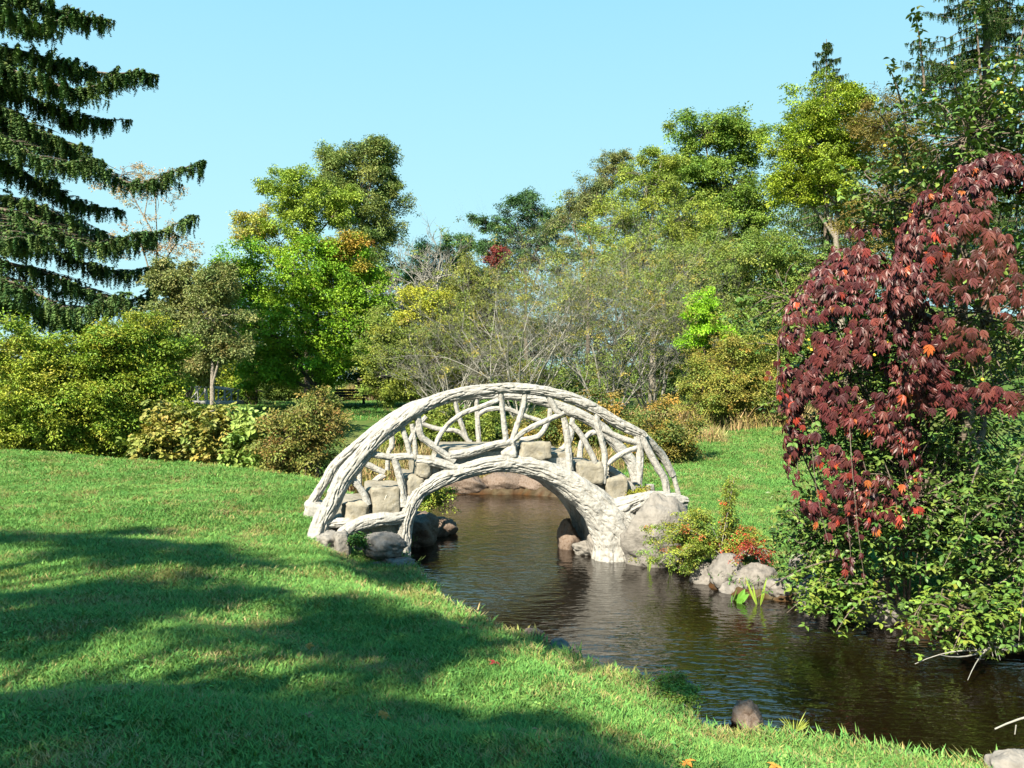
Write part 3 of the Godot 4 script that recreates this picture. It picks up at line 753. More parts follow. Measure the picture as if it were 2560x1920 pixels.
# ---------------------------------------------------------------- trees and shrubs
const TREES := [ # kind, name, label, category, group, x, z, trunk radius, lobes [x, y, z, rx, ry, rz, clumps, palette], options
	["maple", "maple_tree", "broad bright green maple with an orange patch near its top", "tree", "", -10.02, -45, 0.22, [[-14.19, 8.15, -45, 1.98, 1.77, 1.94, 30, 0], [-11.69, 8.67, -45, 2.71, 2.09, 2.59, 44, 0], [-8.77, 8.47, -45, 2.19, 1.77, 2.11, 34, 0], [-12.73, 5.54, -45, 2.5, 2.5, 2.5, 46, 0], [-8.97, 5.75, -45, 2.5, 2.5, 2.5, 46, 0], [-10.85, 3.98, -45, 2.92, 1.46, 2.63, 34, 0], [-7.31, 6.59, -45, 1.25, 1.46, 1.29, 14, 0], [-15.03, 7, -45, 1.04, 1.25, 1.09, 12, 0], [-13.36, 3.46, -45, 1.46, 1.04, 1.38, 12, 0], [-8.87, 10.09, -45, 1.29, 1, 1.24, 18, 1], [-7.93, 8.67, -45, 0.94, 0.83, 0.92, 8, 1]], {"spray": 1.0}],
	["lime", "maple_tree", "pale yellow-green tree whose crown rises behind the bright green maple", "tree", "", -12.54, -53, 0.2, [[-12.66, 14.14, -53, 2.34, 1.72, 2.21, 36, 0], [-15.73, 12.29, -53, 1.52, 1.35, 1.49, 20, 1], [-10.57, 13.65, -53, 1.47, 1.35, 1.45, 18, 0], [-14.26, 14.88, -53, 1.47, 1.11, 1.4, 16, 0], [-13.4, 12.17, -53, 2.21, 1.47, 2.06, 24, 0]], {"spray": 1.0}],
	["olive", "oak_tree", "tall dark olive tree standing behind the bright green maple", "tree", "", -11.48, -66, 0.3, [[-13.32, 19.36, -66, 1.78, 1.9, 1.8, 30, 0], [-10.41, 20.13, -66, 1.9, 1.59, 1.84, 30, 0], [-11.63, 16.91, -66, 3.21, 2.6, 3.09, 50, 0], [-10.56, 13.7, -66, 2.45, 2.91, 2.54, 40, 0], [-9.55, 17.83, -66, 1.29, 2.3, 1.49, 22, 0], [-14.08, 17.52, -66, 1.38, 1.38, 1.38, 16, 0], [-11.48, 11.1, -66, 2.76, 1.84, 2.57, 26, 0]], {"spray": 1.25}],
	["locust", "locust_tree", "dark blue-green locust with open layered crown beside a leafless tree", "tree", "dark locust trees beyond the wood", -6.44, -75, 0.22, [[-6.26, 13.96, -75, 2.96, 1.74, 2.71, 30, 0], [-8, 12.22, -75, 2.09, 1.74, 2.02, 18, 0], [-4.17, 12.22, -75, 2.78, 1.74, 2.57, 22, 0], [-3.65, 15.35, -75, 1.91, 0.77, 1.68, 10, 0]], {"spray": 1.1}],
	["locust", "locust_tree", "tall dome-crowned locust rising above the grey twiggy shrubs", "tree", "dark locust trees beyond the wood", 1.17, -72, 0.22, [[1.34, 17.52, -72, 2.07, 1.67, 1.99, 26, 0], [0.67, 15.19, -72, 3.17, 1.67, 2.87, 32, 0], [-1.84, 16.19, -72, 1.67, 0.87, 1.51, 12, 0], [3.34, 15.85, -72, 2, 1.67, 1.94, 20, 0], [-1.67, 14.18, -72, 2.34, 1, 2.07, 12, 0], [2.34, 13.18, -72, 4.01, 2, 3.61, 30, 0]], {"spray": 1.1}],
	["greyolive", "locust_tree", "grey-green thin-leaved tree between two locusts", "tree", "", 5.82, -66, 0.2, [[5.82, 16.91, -66, 2.3, 1.68, 2.17, 28, 0], [7.65, 18.75, -66, 1.84, 1.84, 1.84, 22, 0], [4.59, 15.07, -66, 1.84, 1.84, 1.84, 18, 0], [8.57, 19.97, -66, 1.38, 0.92, 1.29, 10, 0]], {"spray": 1.0}],
	["yellow", "birch_tree", "small yellow-topped tree beside the maple", "tree", "", -4.64, -40, 0.12, [[-4.17, 6.45, -40, 1.39, 1.02, 1.32, 34, 1], [-5.19, 4.69, -40, 1.86, 1.76, 1.84, 48, 0], [-3.71, 3.94, -40, 1.86, 1.76, 1.84, 46, 0], [-2.97, 5.61, -40, 1.11, 1.11, 1.11, 20, 0], [-5.19, 2.83, -40, 1.67, 0.93, 1.52, 24, 0]], {"spray": 0.75}],
	["ochre", "hawthorn_tree", "olive-brown bushy tree with a red creeper near its top", "tree", "", -1.79, -43, 0.14, [[-2.29, 7.82, -43, 1.3, 1.3, 1.3, 32, 0], [-1.1, 6.62, -43, 1.6, 1.6, 1.6, 38, 0], [-2.59, 5.62, -43, 1.79, 1.6, 1.76, 38, 0], [-0.7, 9.21, -43, 0.52, 0.96, 0.61, 16, 1], [-1.6, 4.03, -43, 2.39, 1.4, 2.19, 36, 0]], {"spray": 0.75}],
	["gold", "ash_tree", "golden-olive tree with pale straight trunk above grey shrubs", "tree", "", 7.18, -44, 0.2, [[7.04, 13.14, -44, 1.84, 1.43, 1.76, 42, 0], [5.61, 10.99, -44, 1.84, 1.63, 1.8, 40, 0], [8.57, 10.99, -44, 1.84, 1.73, 1.82, 42, 0], [6.33, 8.95, -44, 2.24, 1.63, 2.12, 44, 0], [8.67, 8.95, -44, 1.63, 1.63, 1.63, 34, 0], [7.65, 14.26, -44, 1.02, 0.71, 0.96, 14, 0]], {"spray": 0.75, "front": true}],
	["locust2", "locust_tree", "broad green locust with full rounded crown on the wooded slope", "tree", "", 13.25, -56, 0.26, [[12.47, 19.06, -56, 2.34, 1.51, 2.17, 40, 0], [14.94, 18.8, -56, 1.51, 1.82, 1.57, 30, 0], [10.91, 16.08, -56, 2.08, 2.08, 2.08, 40, 0], [14.29, 15.56, -56, 2.34, 2.6, 2.39, 52, 0], [12.73, 12.7, -56, 2.86, 2.34, 2.75, 50, 0], [15.58, 13.22, -56, 1.3, 2.08, 1.45, 20, 0]], {"spray": 1.1}],
	["locust3", "locust_tree", "bright yellow-green locust with forked pale trunk in front of a spruce", "tree", "", 19.13, -50, 0.26, [[18.09, 18.95, -50, 1.97, 1.97, 1.97, 44, 0], [16.81, 16.51, -50, 2.2, 1.74, 2.11, 42, 0], [19.6, 16.86, -50, 1.97, 1.74, 1.92, 40, 0], [18.09, 14.66, -50, 2.44, 1.51, 2.25, 38, 0], [16.23, 14.19, -50, 1.51, 1.39, 1.48, 22, 0], [20.06, 19.64, -50, 0.93, 0.93, 0.93, 10, 0], [19.48, 13.5, -50, 0.93, 1.16, 0.97, 12, 0]], {"spray": 1.0, "front": true}],
	["brown", "beech_tree", "dense brown-olive tree beside the bright yellow-green locust", "tree", "", 20.93, -47, 0.22, [[20.38, 16.56, -47, 1.74, 1.85, 1.77, 40, 0], [21.47, 14.38, -47, 1.96, 2.18, 2.01, 50, 0], [19.95, 11.77, -47, 2.18, 1.96, 2.14, 50, 0], [22.24, 11.55, -47, 2.4, 1.96, 2.31, 50, 0], [22.89, 13.51, -47, 1.53, 1.53, 1.53, 26, 0]], {"spray": 0.8}],
	["shrub", "hazel_bush", "green hillside bush under the golden-olive tree", "bush", "bushes on the wooded slope", 8.53, -40, 0.06, [[8.16, 8.02, -40, 2.04, 1.48, 1.93, 44, 0], [9.65, 6.91, -40, 1.67, 1.48, 1.63, 38, 0], [7.42, 6.17, -40, 1.48, 1.3, 1.45, 26, 0]], {"spray": 0.7}],
	["shrub", "hazel_bush", "dark green hillside bush below the brown-olive tree", "bush", "bushes on the wooded slope", 11.46, -38, 0.06, [[10.93, 8.47, -38, 1.94, 1.41, 1.83, 44, 0], [12.51, 7.41, -38, 1.94, 1.59, 1.87, 48, 0], [10.93, 6.36, -38, 1.94, 1.41, 1.83, 40, 0]], {"spray": 0.7}],
	["bright", "sapling", "small vivid green sapling among dull hillside bushes", "tree", "", 7.65, -34, 0.05, [[7.49, 5.67, -34, 0.66, 0.66, 0.66, 24, 0], [7.88, 4.88, -34, 0.79, 0.63, 0.76, 22, 0], [7.18, 4.72, -34, 0.63, 0.63, 0.63, 12, 0]], {"spray": 0.6}],
	["autumn", "dogwood_bush", "yellow-orange flecked bush at the top edge of the sloping meadow", "bush", "", 8.11, -33, 0.06, [[8.42, 3.75, -33, 1.38, 1.38, 1.38, 48, 0], [7.5, 2.83, -33, 1.22, 1.22, 1.22, 36, 0], [9.18, 2.83, -33, 1.22, 1.07, 1.19, 32, 0], [8.42, 2.06, -33, 1.38, 0.61, 1.22, 20, 0]], {"spray": 0.6}],
	["shrub", "hazel_bush", "green bush partly behind the red-leaved creeper", "bush", "bushes on the wooded slope", 10.72, -34, 0.06, [[10.41, 4.56, -34, 1.58, 1.42, 1.55, 46, 0], [11.67, 4.09, -34, 1.42, 1.58, 1.45, 36, 0], [10.57, 2.83, -34, 1.58, 1.1, 1.48, 30, 0]], {"spray": 0.65}],
	["ygreen", "spindle_bush", "large yellow-green bush with branches down to the lawn edge", "bush", "yellow-green bushes along the lawn crest", -13.47, -24, 0.06, [[-13.58, 3.72, -24, 1.34, 0.89, 1.25, 42, 0], [-13.25, 2.61, -24, 1.45, 1.11, 1.38, 60, 0], [-13.91, 1.49, -24, 1.22, 0.78, 1.14, 34, 0], [-12.58, 1.38, -24, 1.11, 0.67, 1.02, 34, 0]], {"spray": 0.62}],
	["ygreen", "spindle_bush", "yellow-green bush with dark hollow between two others", "bush", "yellow-green bushes along the lawn crest", -11.7, -24.5, 0.06, [[-11.7, 3.74, -24.5, 1.14, 0.97, 1.1, 44, 0], [-11.93, 2.6, -24.5, 1.25, 1.02, 1.2, 50, 0], [-11.59, 1.58, -24.5, 1.14, 0.91, 1.09, 44, 0], [-12.27, 1.13, -24.5, 0.8, 0.57, 0.75, 20, 0]], {"spray": 0.62}],
	["ygreen", "spindle_bush", "tallest yellow-green bush beside the slender grey-trunked tree", "bush", "yellow-green bushes along the lawn crest", -10.67, -25, 0.06, [[-10.55, 3.99, -25, 1.04, 0.93, 1.02, 40, 0], [-10.78, 2.83, -25, 1.04, 1.04, 1.04, 44, 0], [-10.2, 2.37, -25, 0.81, 1.04, 0.86, 34, 0], [-10.9, 1.67, -25, 1.04, 0.81, 1, 34, 0], [-11.02, 0.86, -25, 0.81, 0.46, 0.74, 16, 0]], {"spray": 0.62}],
	["greyolive", "elm_tree", "dull grey-olive tree behind the yellow-green bushes", "tree", "", -11.27, -30, 0.12, [[-11.27, 5.61, -30, 1.04, 1.25, 1.09, 40, 0], [-11.55, 4.22, -30, 1.25, 1.25, 1.25, 44, 0], [-11.97, 6.59, -30, 0.7, 0.7, 0.7, 14, 0], [-10.85, 3.66, -30, 0.97, 0.97, 0.97, 24, 0]], {"spray": 0.75}],
	["pink", "cherry_tree", "thin tree with sparse pinkish leaves seen through spruce branches", "tree", "", -18.99, -46, 0.14, [[-18.99, 13.07, -46, 1.71, 1.6, 1.69, 22, 0], [-17.92, 10.3, -46, 1.28, 1.71, 1.37, 18, 0], [-20.91, 13.92, -46, 1.49, 1.07, 1.41, 14, 0], [-19.84, 10.51, -46, 1.71, 1.49, 1.66, 16, 0]], {"spray": 0.7, "per": 4, "thin": true}],
	["greyolive", "elm_tree", "slender young tree with grey trunk behind the leafy knotweed", "tree", "", -9.89, -28.5, 0.11, [[-9.91, 5.08, -28.5, 1.12, 1.19, 1.14, 40, 0], [-9.72, 6.27, -28.5, 0.73, 0.73, 0.73, 18, 0], [-9.52, 4.02, -28.5, 0.93, 0.66, 0.87, 18, 0]], {"spray": 0.65, "front": true}],
	["knot", "knotweed_plant", "broad-leaved knotweed clump at the foot of the yellow-green bush", "plant", "leafy plants on the stream bank", -8.38, -21.5, 0.02, [[-8.38, 1.63, -21.5, 0.8, 0.7, 0.78, 40, 0], [-8.83, 1.23, -21.5, 0.6, 0.6, 0.6, 22, 0], [-8.08, 1.04, -21.5, 0.6, 0.4, 0.56, 18, 0], [-8.48, 0.74, -21.5, 0.6, 0.3, 0.54, 12, 0]], {"spray": 0.68, "per": 9}],
	["knot", "knotweed_plant", "broad-leaved knotweed clump over the dark bank hollow", "plant", "leafy plants on the stream bank", -7.26, -21.3, 0.02, [[-7.26, 1.69, -21.3, 0.74, 0.54, 0.7, 36, 0], [-7.61, 1.35, -21.3, 0.59, 0.44, 0.56, 20, 0], [-6.82, 1.55, -21.3, 0.49, 0.59, 0.51, 22, 0]], {"spray": 0.68, "per": 9}],
	["knot2", "knotweed_plant", "pale green upright knotweed beside the reddish sapling", "plant", "leafy plants on the stream bank", -6.21, -20.6, 0.02, [[-6.21, 1.4, -20.6, 0.57, 0.76, 0.61, 32, 0], [-5.92, 1.01, -20.6, 0.57, 0.48, 0.55, 20, 0], [-6.4, 0.92, -20.6, 0.48, 0.38, 0.46, 16, 0]], {"spray": 0.72, "per": 9}],
	["redgreen", "alder_sapling", "reddish-green bushy sapling with thin pale stem next to the bridge", "tree", "", -4.31, -19.6, 0.035, [[-4.45, 2.19, -19.6, 0.68, 0.5, 0.65, 36, 0], [-4.95, 1.78, -19.6, 0.68, 0.59, 0.66, 38, 0], [-5.27, 1.24, -19.6, 0.73, 0.5, 0.68, 34, 0], [-4.23, 1.69, -19.6, 0.5, 0.55, 0.51, 24, 0], [-4.64, 1.1, -19.6, 0.73, 0.45, 0.67, 26, 0], [-5, 0.74, -19.6, 0.73, 0.23, 0.63, 12, 0]], {"spray": 0.5, "per": 6}],
	["autumn2", "viburnum_bush", "dark green bush with orange tips at the bridge's far end", "bush", "", 4.29, -25, 0.05, [[4.35, 1.32, -25, 0.87, 0.93, 0.88, 44, 0], [3.71, 0.86, -25, 0.93, 0.81, 0.9, 36, 0], [4.75, 0.63, -25, 0.58, 0.58, 0.58, 18, 0]], {"spray": 0.55}],
	["autumn2", "viburnum_bush", "low bush on the far bank seen through the bridge railing", "bush", "bushes beyond the bridge", 0.88, -27, 0.05, [[0.88, 1.33, -27, 1.25, 0.69, 1.14, 36, 0], [2, 1.58, -27, 1.13, 0.88, 1.08, 36, 0], [3.01, 1.58, -27, 1.13, 1, 1.1, 36, 0]], {"spray": 0.6}],
	["yellow", "viburnum_bush", "low yellow-green bush on the bank behind the bridge", "bush", "bushes beyond the bridge", -1.75, -27, 0.05, [[-1.88, 1.58, -27, 1.13, 0.63, 1.03, 34, 0], [-2.76, 1.33, -27, 0.88, 0.5, 0.8, 20, 0], [-0.75, 1.33, -27, 1, 0.56, 0.91, 26, 0], [-3.51, 1.2, -27, 0.75, 0.5, 0.7, 14, 0]], {"spray": 0.6}],
	["shade", "linden_tree", "dark low-crowned tree with twin trunks standing on the far meadow", "tree", "", -3.94, -48, 0.16, [[-4.9, 3.72, -48, 2.23, 1.34, 2.05, 30, 0], [-6.68, 3.5, -48, 2, 1.11, 1.83, 22, 0], [-3.56, 4.61, -48, 2, 1.34, 1.87, 26, 0], [-8.46, 3.28, -48, 1.78, 0.89, 1.6, 16, 0]], {"spray": 0.85, "twin": true}],
	["hedge", "privet_bush", "yellowish weedy bush at the back of the far meadow", "bush", "bushes at the back of the far meadow", -9.18, -60, 0.05, [[-9.18, 2, -60, 2.09, 0.83, 1.84, 22, 0], [-11.13, 1.86, -60, 1.95, 0.78, 1.71, 16, 0], [-6.96, 2, -60, 1.95, 0.83, 1.73, 18, 0]], {"spray": 0.8}],
	["shrub", "privet_bush", "dark green bush at the back of the far meadow", "bush", "bushes at the back of the far meadow", -15.06, -58, 0.05, [[-15.06, 2.83, -58, 2.42, 1.35, 2.21, 30, 0], [-17.22, 2.43, -58, 2.15, 1.21, 1.96, 24, 0], [-12.91, 2.43, -58, 1.88, 1.08, 1.72, 18, 0]], {"spray": 0.9}],
	["shrub", "privet_bush", "green bush beyond the small distant footbridge", "bush", "bushes at the back of the far meadow", -18.37, -55, 0.05, [[-18.37, 2.83, -55, 2.3, 1.53, 2.14, 30, 0], [-20.66, 3.09, -55, 2.3, 1.79, 2.19, 30, 0], [-22.45, 2.32, -55, 2.04, 1.53, 1.94, 20, 0]], {"spray": 0.9}],
	["shrub", "privet_bush", "green thicket at the back beneath the golden-olive tree", "bush", "bushes at the back of the far meadow", 7.72, -52, 0.05, [[7.72, 3.55, -52, 2.89, 1.45, 2.6, 36, 0], [4.82, 3.19, -52, 2.65, 1.45, 2.41, 32, 0], [10.13, 4.28, -52, 2.41, 2.17, 2.36, 34, 0], [2.89, 2.83, -52, 2.17, 1.21, 1.98, 24, 0]], {"spray": 0.9}],
	["autumn", "privet_bush", "yellowish thicket beyond the grey twiggy shrubs", "bush", "bushes at the back of the far meadow", 0.23, -50, 0.05, [[0.23, 3.06, -50, 2.55, 1.28, 2.3, 32, 0], [-2.09, 2.83, -50, 2.09, 1.16, 1.9, 24, 0], [-4.17, 2.71, -50, 1.86, 1.04, 1.69, 20, 0]], {"spray": 0.9}],
	["ygreen", "privet_bush", "bright green thicket between the spruce and the bright green maple", "bush", "bushes at the back of the far meadow", -14.84, -50, 0.05, [[-14.84, 3.53, -50, 2.55, 1.62, 2.37, 34, 0], [-16.7, 4.22, -50, 2.09, 2.09, 2.09, 30, 0], [-17.63, 2.83, -50, 1.86, 1.16, 1.72, 20, 0]], {"spray": 0.9}],
	["back", "woodland_tree", "dense woodland tree beyond the yellow-green bushes", "tree", "woodland trees behind the rest", -44.12, -82, 0.25, [[-44.12, 5.11, -82, 9.89, 4.18, 8.75, 52, 0], [-49.06, 2.6, -82, 6.92, 2.51, 6.04, 26, 0], [-39.17, 2.6, -82, 6.92, 2.51, 6.04, 26, 0]], {"spray": 1.8, "per": 15}],
	["back", "woodland_tree", "rounded woodland tree beyond the slender grey-trunked tree", "tree", "woodland trees behind the rest", -30.43, -82, 0.25, [[-30.43, 5.87, -82, 7.61, 4.94, 7.07, 52, 0], [-34.23, 2.91, -82, 5.32, 2.97, 4.85, 26, 0], [-26.62, 2.91, -82, 5.32, 2.97, 4.85, 26, 0]], {"spray": 1.8, "per": 15}],
	["back", "woodland_tree", "woodland tree beyond the bright green maple", "tree", "woodland trees behind the rest", -18.26, -82, 0.25, [[-18.26, 8.15, -82, 7.61, 6.85, 7.45, 52, 0], [-22.06, 4.05, -82, 5.32, 4.11, 5.08, 26, 0], [-14.45, 4.05, -82, 5.32, 4.11, 5.08, 26, 0]], {"spray": 1.8, "per": 15}],
	["back", "woodland_tree", "woodland tree beneath the dark blue-green locust", "tree", "woodland trees behind the rest", -9.13, -82, 0.25, [[-9.13, 8.92, -82, 5.71, 4.94, 5.55, 52, 0], [-11.98, 5.95, -82, 3.99, 2.97, 3.79, 26, 0], [-6.28, 5.95, -82, 3.99, 2.97, 3.79, 26, 0]], {"spray": 1.8, "per": 15}],
	["back", "woodland_tree", "woodland tree beyond the olive-brown bushy tree", "tree", "woodland trees behind the rest", -0.76, -82, 0.25, [[-0.76, 9.68, -82, 6.85, 5.71, 6.62, 52, 0], [-4.18, 6.25, -82, 4.79, 3.42, 4.52, 26, 0], [2.66, 6.25, -82, 4.79, 3.42, 4.52, 26, 0]], {"spray": 1.8, "per": 15}],
	["back", "woodland_tree", "woodland tree beyond the golden-olive tree", "tree", "woodland trees behind the rest", 10.65, -82, 0.25, [[10.65, 12.72, -82, 7.23, 8.75, 7.53, 52, 0], [7.04, 7.47, -82, 5.06, 5.25, 5.1, 26, 0], [14.26, 7.47, -82, 5.06, 5.25, 5.1, 26, 0]], {"spray": 1.8, "per": 15}],
	["back", "woodland_tree", "woodland tree below the broad green locust", "tree", "woodland trees behind the rest", 20.54, -82, 0.25, [[20.54, 15, -82, 7.23, 9.89, 7.76, 52, 0], [16.92, 9.07, -82, 5.06, 5.93, 5.23, 26, 0], [24.15, 9.07, -82, 5.06, 5.93, 5.23, 26, 0]], {"spray": 1.8, "per": 15}],
	["back", "woodland_tree", "woodland tree below the bright yellow-green locust", "tree", "woodland trees behind the rest", 30.43, -82, 0.25, [[30.43, 17.28, -82, 7.61, 11.41, 8.37, 52, 0], [26.62, 10.44, -82, 5.32, 6.85, 5.63, 26, 0], [34.23, 10.44, -82, 5.32, 6.85, 5.63, 26, 0]], {"spray": 1.8, "per": 15}],
	["back", "woodland_tree", "woodland tree beyond the brown-olive tree", "tree", "woodland trees behind the rest", 40.7, -82, 0.25, [[40.7, 18.04, -82, 8.37, 11.41, 8.98, 52, 0], [36.51, 11.2, -82, 5.86, 6.85, 6.05, 26, 0], [44.88, 11.2, -82, 5.86, 6.85, 6.05, 26, 0]], {"spray": 1.8, "per": 15}],
]

func palettes() -> Dictionary:
	var c := func(list): return list.map(func(q): return Color(q[0], q[1], q[2]))
	return {
		"maple": [c.call([[0.10, 0.22, 0.012], [0.15, 0.27, 0.015], [0.07, 0.17, 0.012], [0.20, 0.28, 0.02]]), c.call([[0.27, 0.15, 0.03], [0.22, 0.19, 0.03], [0.16, 0.22, 0.02]])],
		"lime": [c.call([[0.17, 0.25, 0.03], [0.22, 0.28, 0.035], [0.12, 0.19, 0.025]]), c.call([[0.26, 0.28, 0.05], [0.32, 0.26, 0.06], [0.2, 0.26, 0.04]])],
		"olive": [c.call([[0.085, 0.14, 0.035], [0.125, 0.17, 0.04], [0.06, 0.105, 0.03], [0.16, 0.17, 0.045]])],
		"locust": [c.call([[0.04, 0.095, 0.030], [0.06, 0.13, 0.035], [0.035, 0.075, 0.03]])],
		"locust2": [c.call([[0.09, 0.17, 0.025], [0.13, 0.21, 0.03], [0.06, 0.12, 0.02], [0.17, 0.22, 0.03]])],
		"locust3": [c.call([[0.17, 0.25, 0.02], [0.23, 0.28, 0.025], [0.11, 0.17, 0.02]])],
		"greyolive": [c.call([[0.115, 0.155, 0.05], [0.16, 0.18, 0.06], [0.085, 0.125, 0.04], [0.18, 0.16, 0.06]])],
		"yellow": [c.call([[0.12, 0.17, 0.03], [0.18, 0.20, 0.03], [0.09, 0.13, 0.025]]), c.call([[0.30, 0.30, 0.03], [0.24, 0.27, 0.03]])],
		"ochre": [c.call([[0.13, 0.15, 0.03], [0.165, 0.165, 0.035], [0.09, 0.13, 0.025]]), c.call([[0.12, 0.02, 0.02], [0.16, 0.035, 0.025]])],
		"gold": [c.call([[0.17, 0.215, 0.03], [0.13, 0.19, 0.03], [0.21, 0.235, 0.035], [0.10, 0.165, 0.025]])],
		"brown": [c.call([[0.12, 0.10, 0.025], [0.16, 0.12, 0.03], [0.08, 0.09, 0.02]])],
		"shrub": [c.call([[0.095, 0.165, 0.03], [0.135, 0.19, 0.035], [0.07, 0.125, 0.025], [0.17, 0.19, 0.04]])],
		"bright": [c.call([[0.15, 0.33, 0.012], [0.20, 0.36, 0.02]])],
		"autumn": [c.call([[0.14, 0.18, 0.03], [0.18, 0.19, 0.035], [0.22, 0.15, 0.035], [0.10, 0.15, 0.03]])],
		"autumn2": [c.call([[0.07, 0.11, 0.025], [0.11, 0.14, 0.03], [0.26, 0.15, 0.03], [0.05, 0.08, 0.02]])],
		"ygreen": [c.call([[0.12, 0.20, 0.02], [0.18, 0.24, 0.022], [0.08, 0.15, 0.015], [0.23, 0.22, 0.028]])],
		"pink": [c.call([[0.30, 0.19, 0.12], [0.34, 0.26, 0.12], [0.24, 0.21, 0.10]])],
		"knot": [c.call([[0.13, 0.17, 0.035], [0.17, 0.17, 0.035], [0.09, 0.13, 0.03], [0.20, 0.15, 0.035]])],
		"knot2": [c.call([[0.14, 0.21, 0.045], [0.18, 0.22, 0.05], [0.10, 0.16, 0.035]])],
		"redgreen": [c.call([[0.10, 0.13, 0.03], [0.14, 0.14, 0.035], [0.19, 0.10, 0.035], [0.08, 0.12, 0.025], [0.15, 0.17, 0.035]])],
		"shade": [c.call([[0.05, 0.11, 0.015], [0.07, 0.14, 0.02]])],
		"hedge": [c.call([[0.22, 0.23, 0.04], [0.28, 0.22, 0.05], [0.16, 0.2, 0.03]])],
		"back": [c.call([[0.085, 0.14, 0.03], [0.12, 0.165, 0.035], [0.06, 0.11, 0.03]])]}

var sprays := []
var big_sprays := []

func in_ball(g: RandomNumberGenerator, inner: float) -> Vector3:
	var d := Vector3(g.randfn(), g.randfn(), g.randfn()).normalized()
	return d * pow(g.randf_range(inner, 1.0), 0.45)

func make_tree(q: Array, cols: Array, seed_at: int):
	var g := RandomNumberGenerator.new()
	g.seed = 5000 + seed_at * 17
	var opt: Dictionary = q[9]
	var base := Vector3(q[5], ground_y(q[5], q[6]), q[6])
	var t := thing(q[1], base, q[2], q[3], q[4])
	var lobes: Array = q[8]
	var top := 0.0
	var mid := Vector3.ZERO
	for l in lobes:
		top = maxf(top, l[1] + l[4] * 0.5 - base.y)
		mid += Vector3(l[0], l[1], l[2]) - base
	mid /= lobes.size()
	var s: float = opt.get("spray", 1.0)
	var per: int = opt.get("per", 16)
	var r: float = q[7]
	var sides := 7 if r > 0.1 else 5
	var buf := Buf.new()
	# trunk, a little crooked, ending in the crown
	var trunk := []
	var bush: bool = r < 0.07
	for k in 9:
		var f := k / 8.0
		var p := Vector3(mid.x * f * f * 0.8, top * 0.92 * f - 0.15, mid.z * f * f * 0.8)
		p += Vector3(noise.get_noise_2d(f * 4.0, seed_at * 9.0), 0, noise.get_noise_2d(f * 4.0 + 40.0, seed_at * 9.0)) * top * 0.05 * f
		trunk.append([p, r * (1.0 - 0.85 * f) * (1.25 if k == 0 else 1.0)])
	tube(buf, trunk, sides)
	if opt.has("twin"):
		var second := []
		for e in trunk: second.append([e[0] + Vector3(0.75 - e[0].y * 0.05, 0, 0.3), e[1]])
		tube(buf, second, sides)
	if bush:
		for k in 5:
			var l = lobes[k % lobes.size()]
			limb(buf, Vector3(g.randfn() * 0.15, -0.1, g.randfn() * 0.15), Vector3(l[0], l[1], l[2]) - base, r * 0.7, r * 0.25, Vector3(0, 0.2, 0), 4)
	var sc := Scatter.new()
	for l in lobes:
		var centre := Vector3(l[0], l[1], l[2]) - base
		var rad := Vector3(l[3], l[4], l[5])
		var f := clampf((centre.y - rad.y * 0.5 - 0.5 * Vector2(centre.x, centre.z).length()) / maxf(top, 0.1), 0.15, 0.85)
		var at: Vector3 = trunk[int(f * 8.0)][0]
		limb(buf, at, centre, r * (1.0 - 0.8 * f) * 0.6, r * 0.2 + 0.01, Vector3(0, rad.y * 0.12, 0) + Vector3(g.randfn(), 0, g.randfn()) * rad.x * 0.08, sides - 1, 6)
		var size := minf(rad.x, rad.y)
		for k in int(l[6]):
			var p := centre + in_ball(g, 0.06) * rad * (g.randf_range(0.65, 1.3) if bush else g.randf_range(0.85, 1.2))
			if p.y + base.y < ground_y(p.x + base.x, p.z + base.z) + 0.15: continue
			limb(buf, centre + (p - centre) * g.randf_range(0.0, 0.3), p, r * 0.12 + 0.008, 0.006, Vector3(g.randfn(), g.randfn() + 0.5, g.randfn()) * 0.1 * size, 3, 4)
			var c: Color = pick(g, cols[mini(int(l[7]), cols.size() - 1)], 0.14)
			var cr := size * g.randf_range(0.2, 0.36) * (1.15 if bush else 1.0)
			for m in per:
				var o := Vector3(g.randfn(), g.randfn() * 0.62, g.randfn()) * cr * 0.62
				var w := p + o
				if w.y + base.y < 0.12: continue
				var d := pick(g, cols[mini(int(l[7]), cols.size() - 1)], 0.16)
				sc.add(random_turn(g, 0.55) * Basis.from_scale(Vector3.ONE * s * g.randf_range(0.55, 1.1)), w, c.lerp(d, 0.55) * 1.28)
	put(t, "trunk", buf.mesh(true), M.pale_bark if opt.has("front") or opt.has("thin") else M.bark)
	scattered(t, "crown", sc, big_sprays[0] if q[0].begins_with("knot") else sprays[seed_at % sprays.size()], M.leaf)

func bare_branch(buf: Buf, tips: Array, g: RandomNumberGenerator, at: Vector3, dir: Vector3, length: float, r: float, depth: int, keep := 0.66):
	var path := []
	var p := at
	var d := dir
	var n := 5 if depth > 1 else 4
	for k in n:
		path.append([p, r * (1.0 - 0.55 * k / (n - 1))])
		p += d * length / (n - 1)
		d = (d + Vector3(g.randfn(), g.randfn() * 0.7 + 0.12, g.randfn()) * 0.16).normalized()
	tube(buf, path, 5 if depth > 2 else 3, 0.0, 0.0, false)
	if depth == 0:
		tips.append(p)
		return
	var kids := 4 if depth > 1 else 5
	for k in kids:
		var f := g.randf_range(0.35, 1.0) if k > 0 else 1.0
		var e: Array = path[mini(int(f * (n - 1)), n - 1)]
		var out := Vector3(g.randfn(), g.randfn() * 0.5 + 0.35, g.randfn()).normalized()
		bare_branch(buf, tips, g, e[0], (d * 0.8 + out * 0.75).normalized(), length * g.randf_range(0.55, 0.75), e[1] * keep, depth - 1, keep)

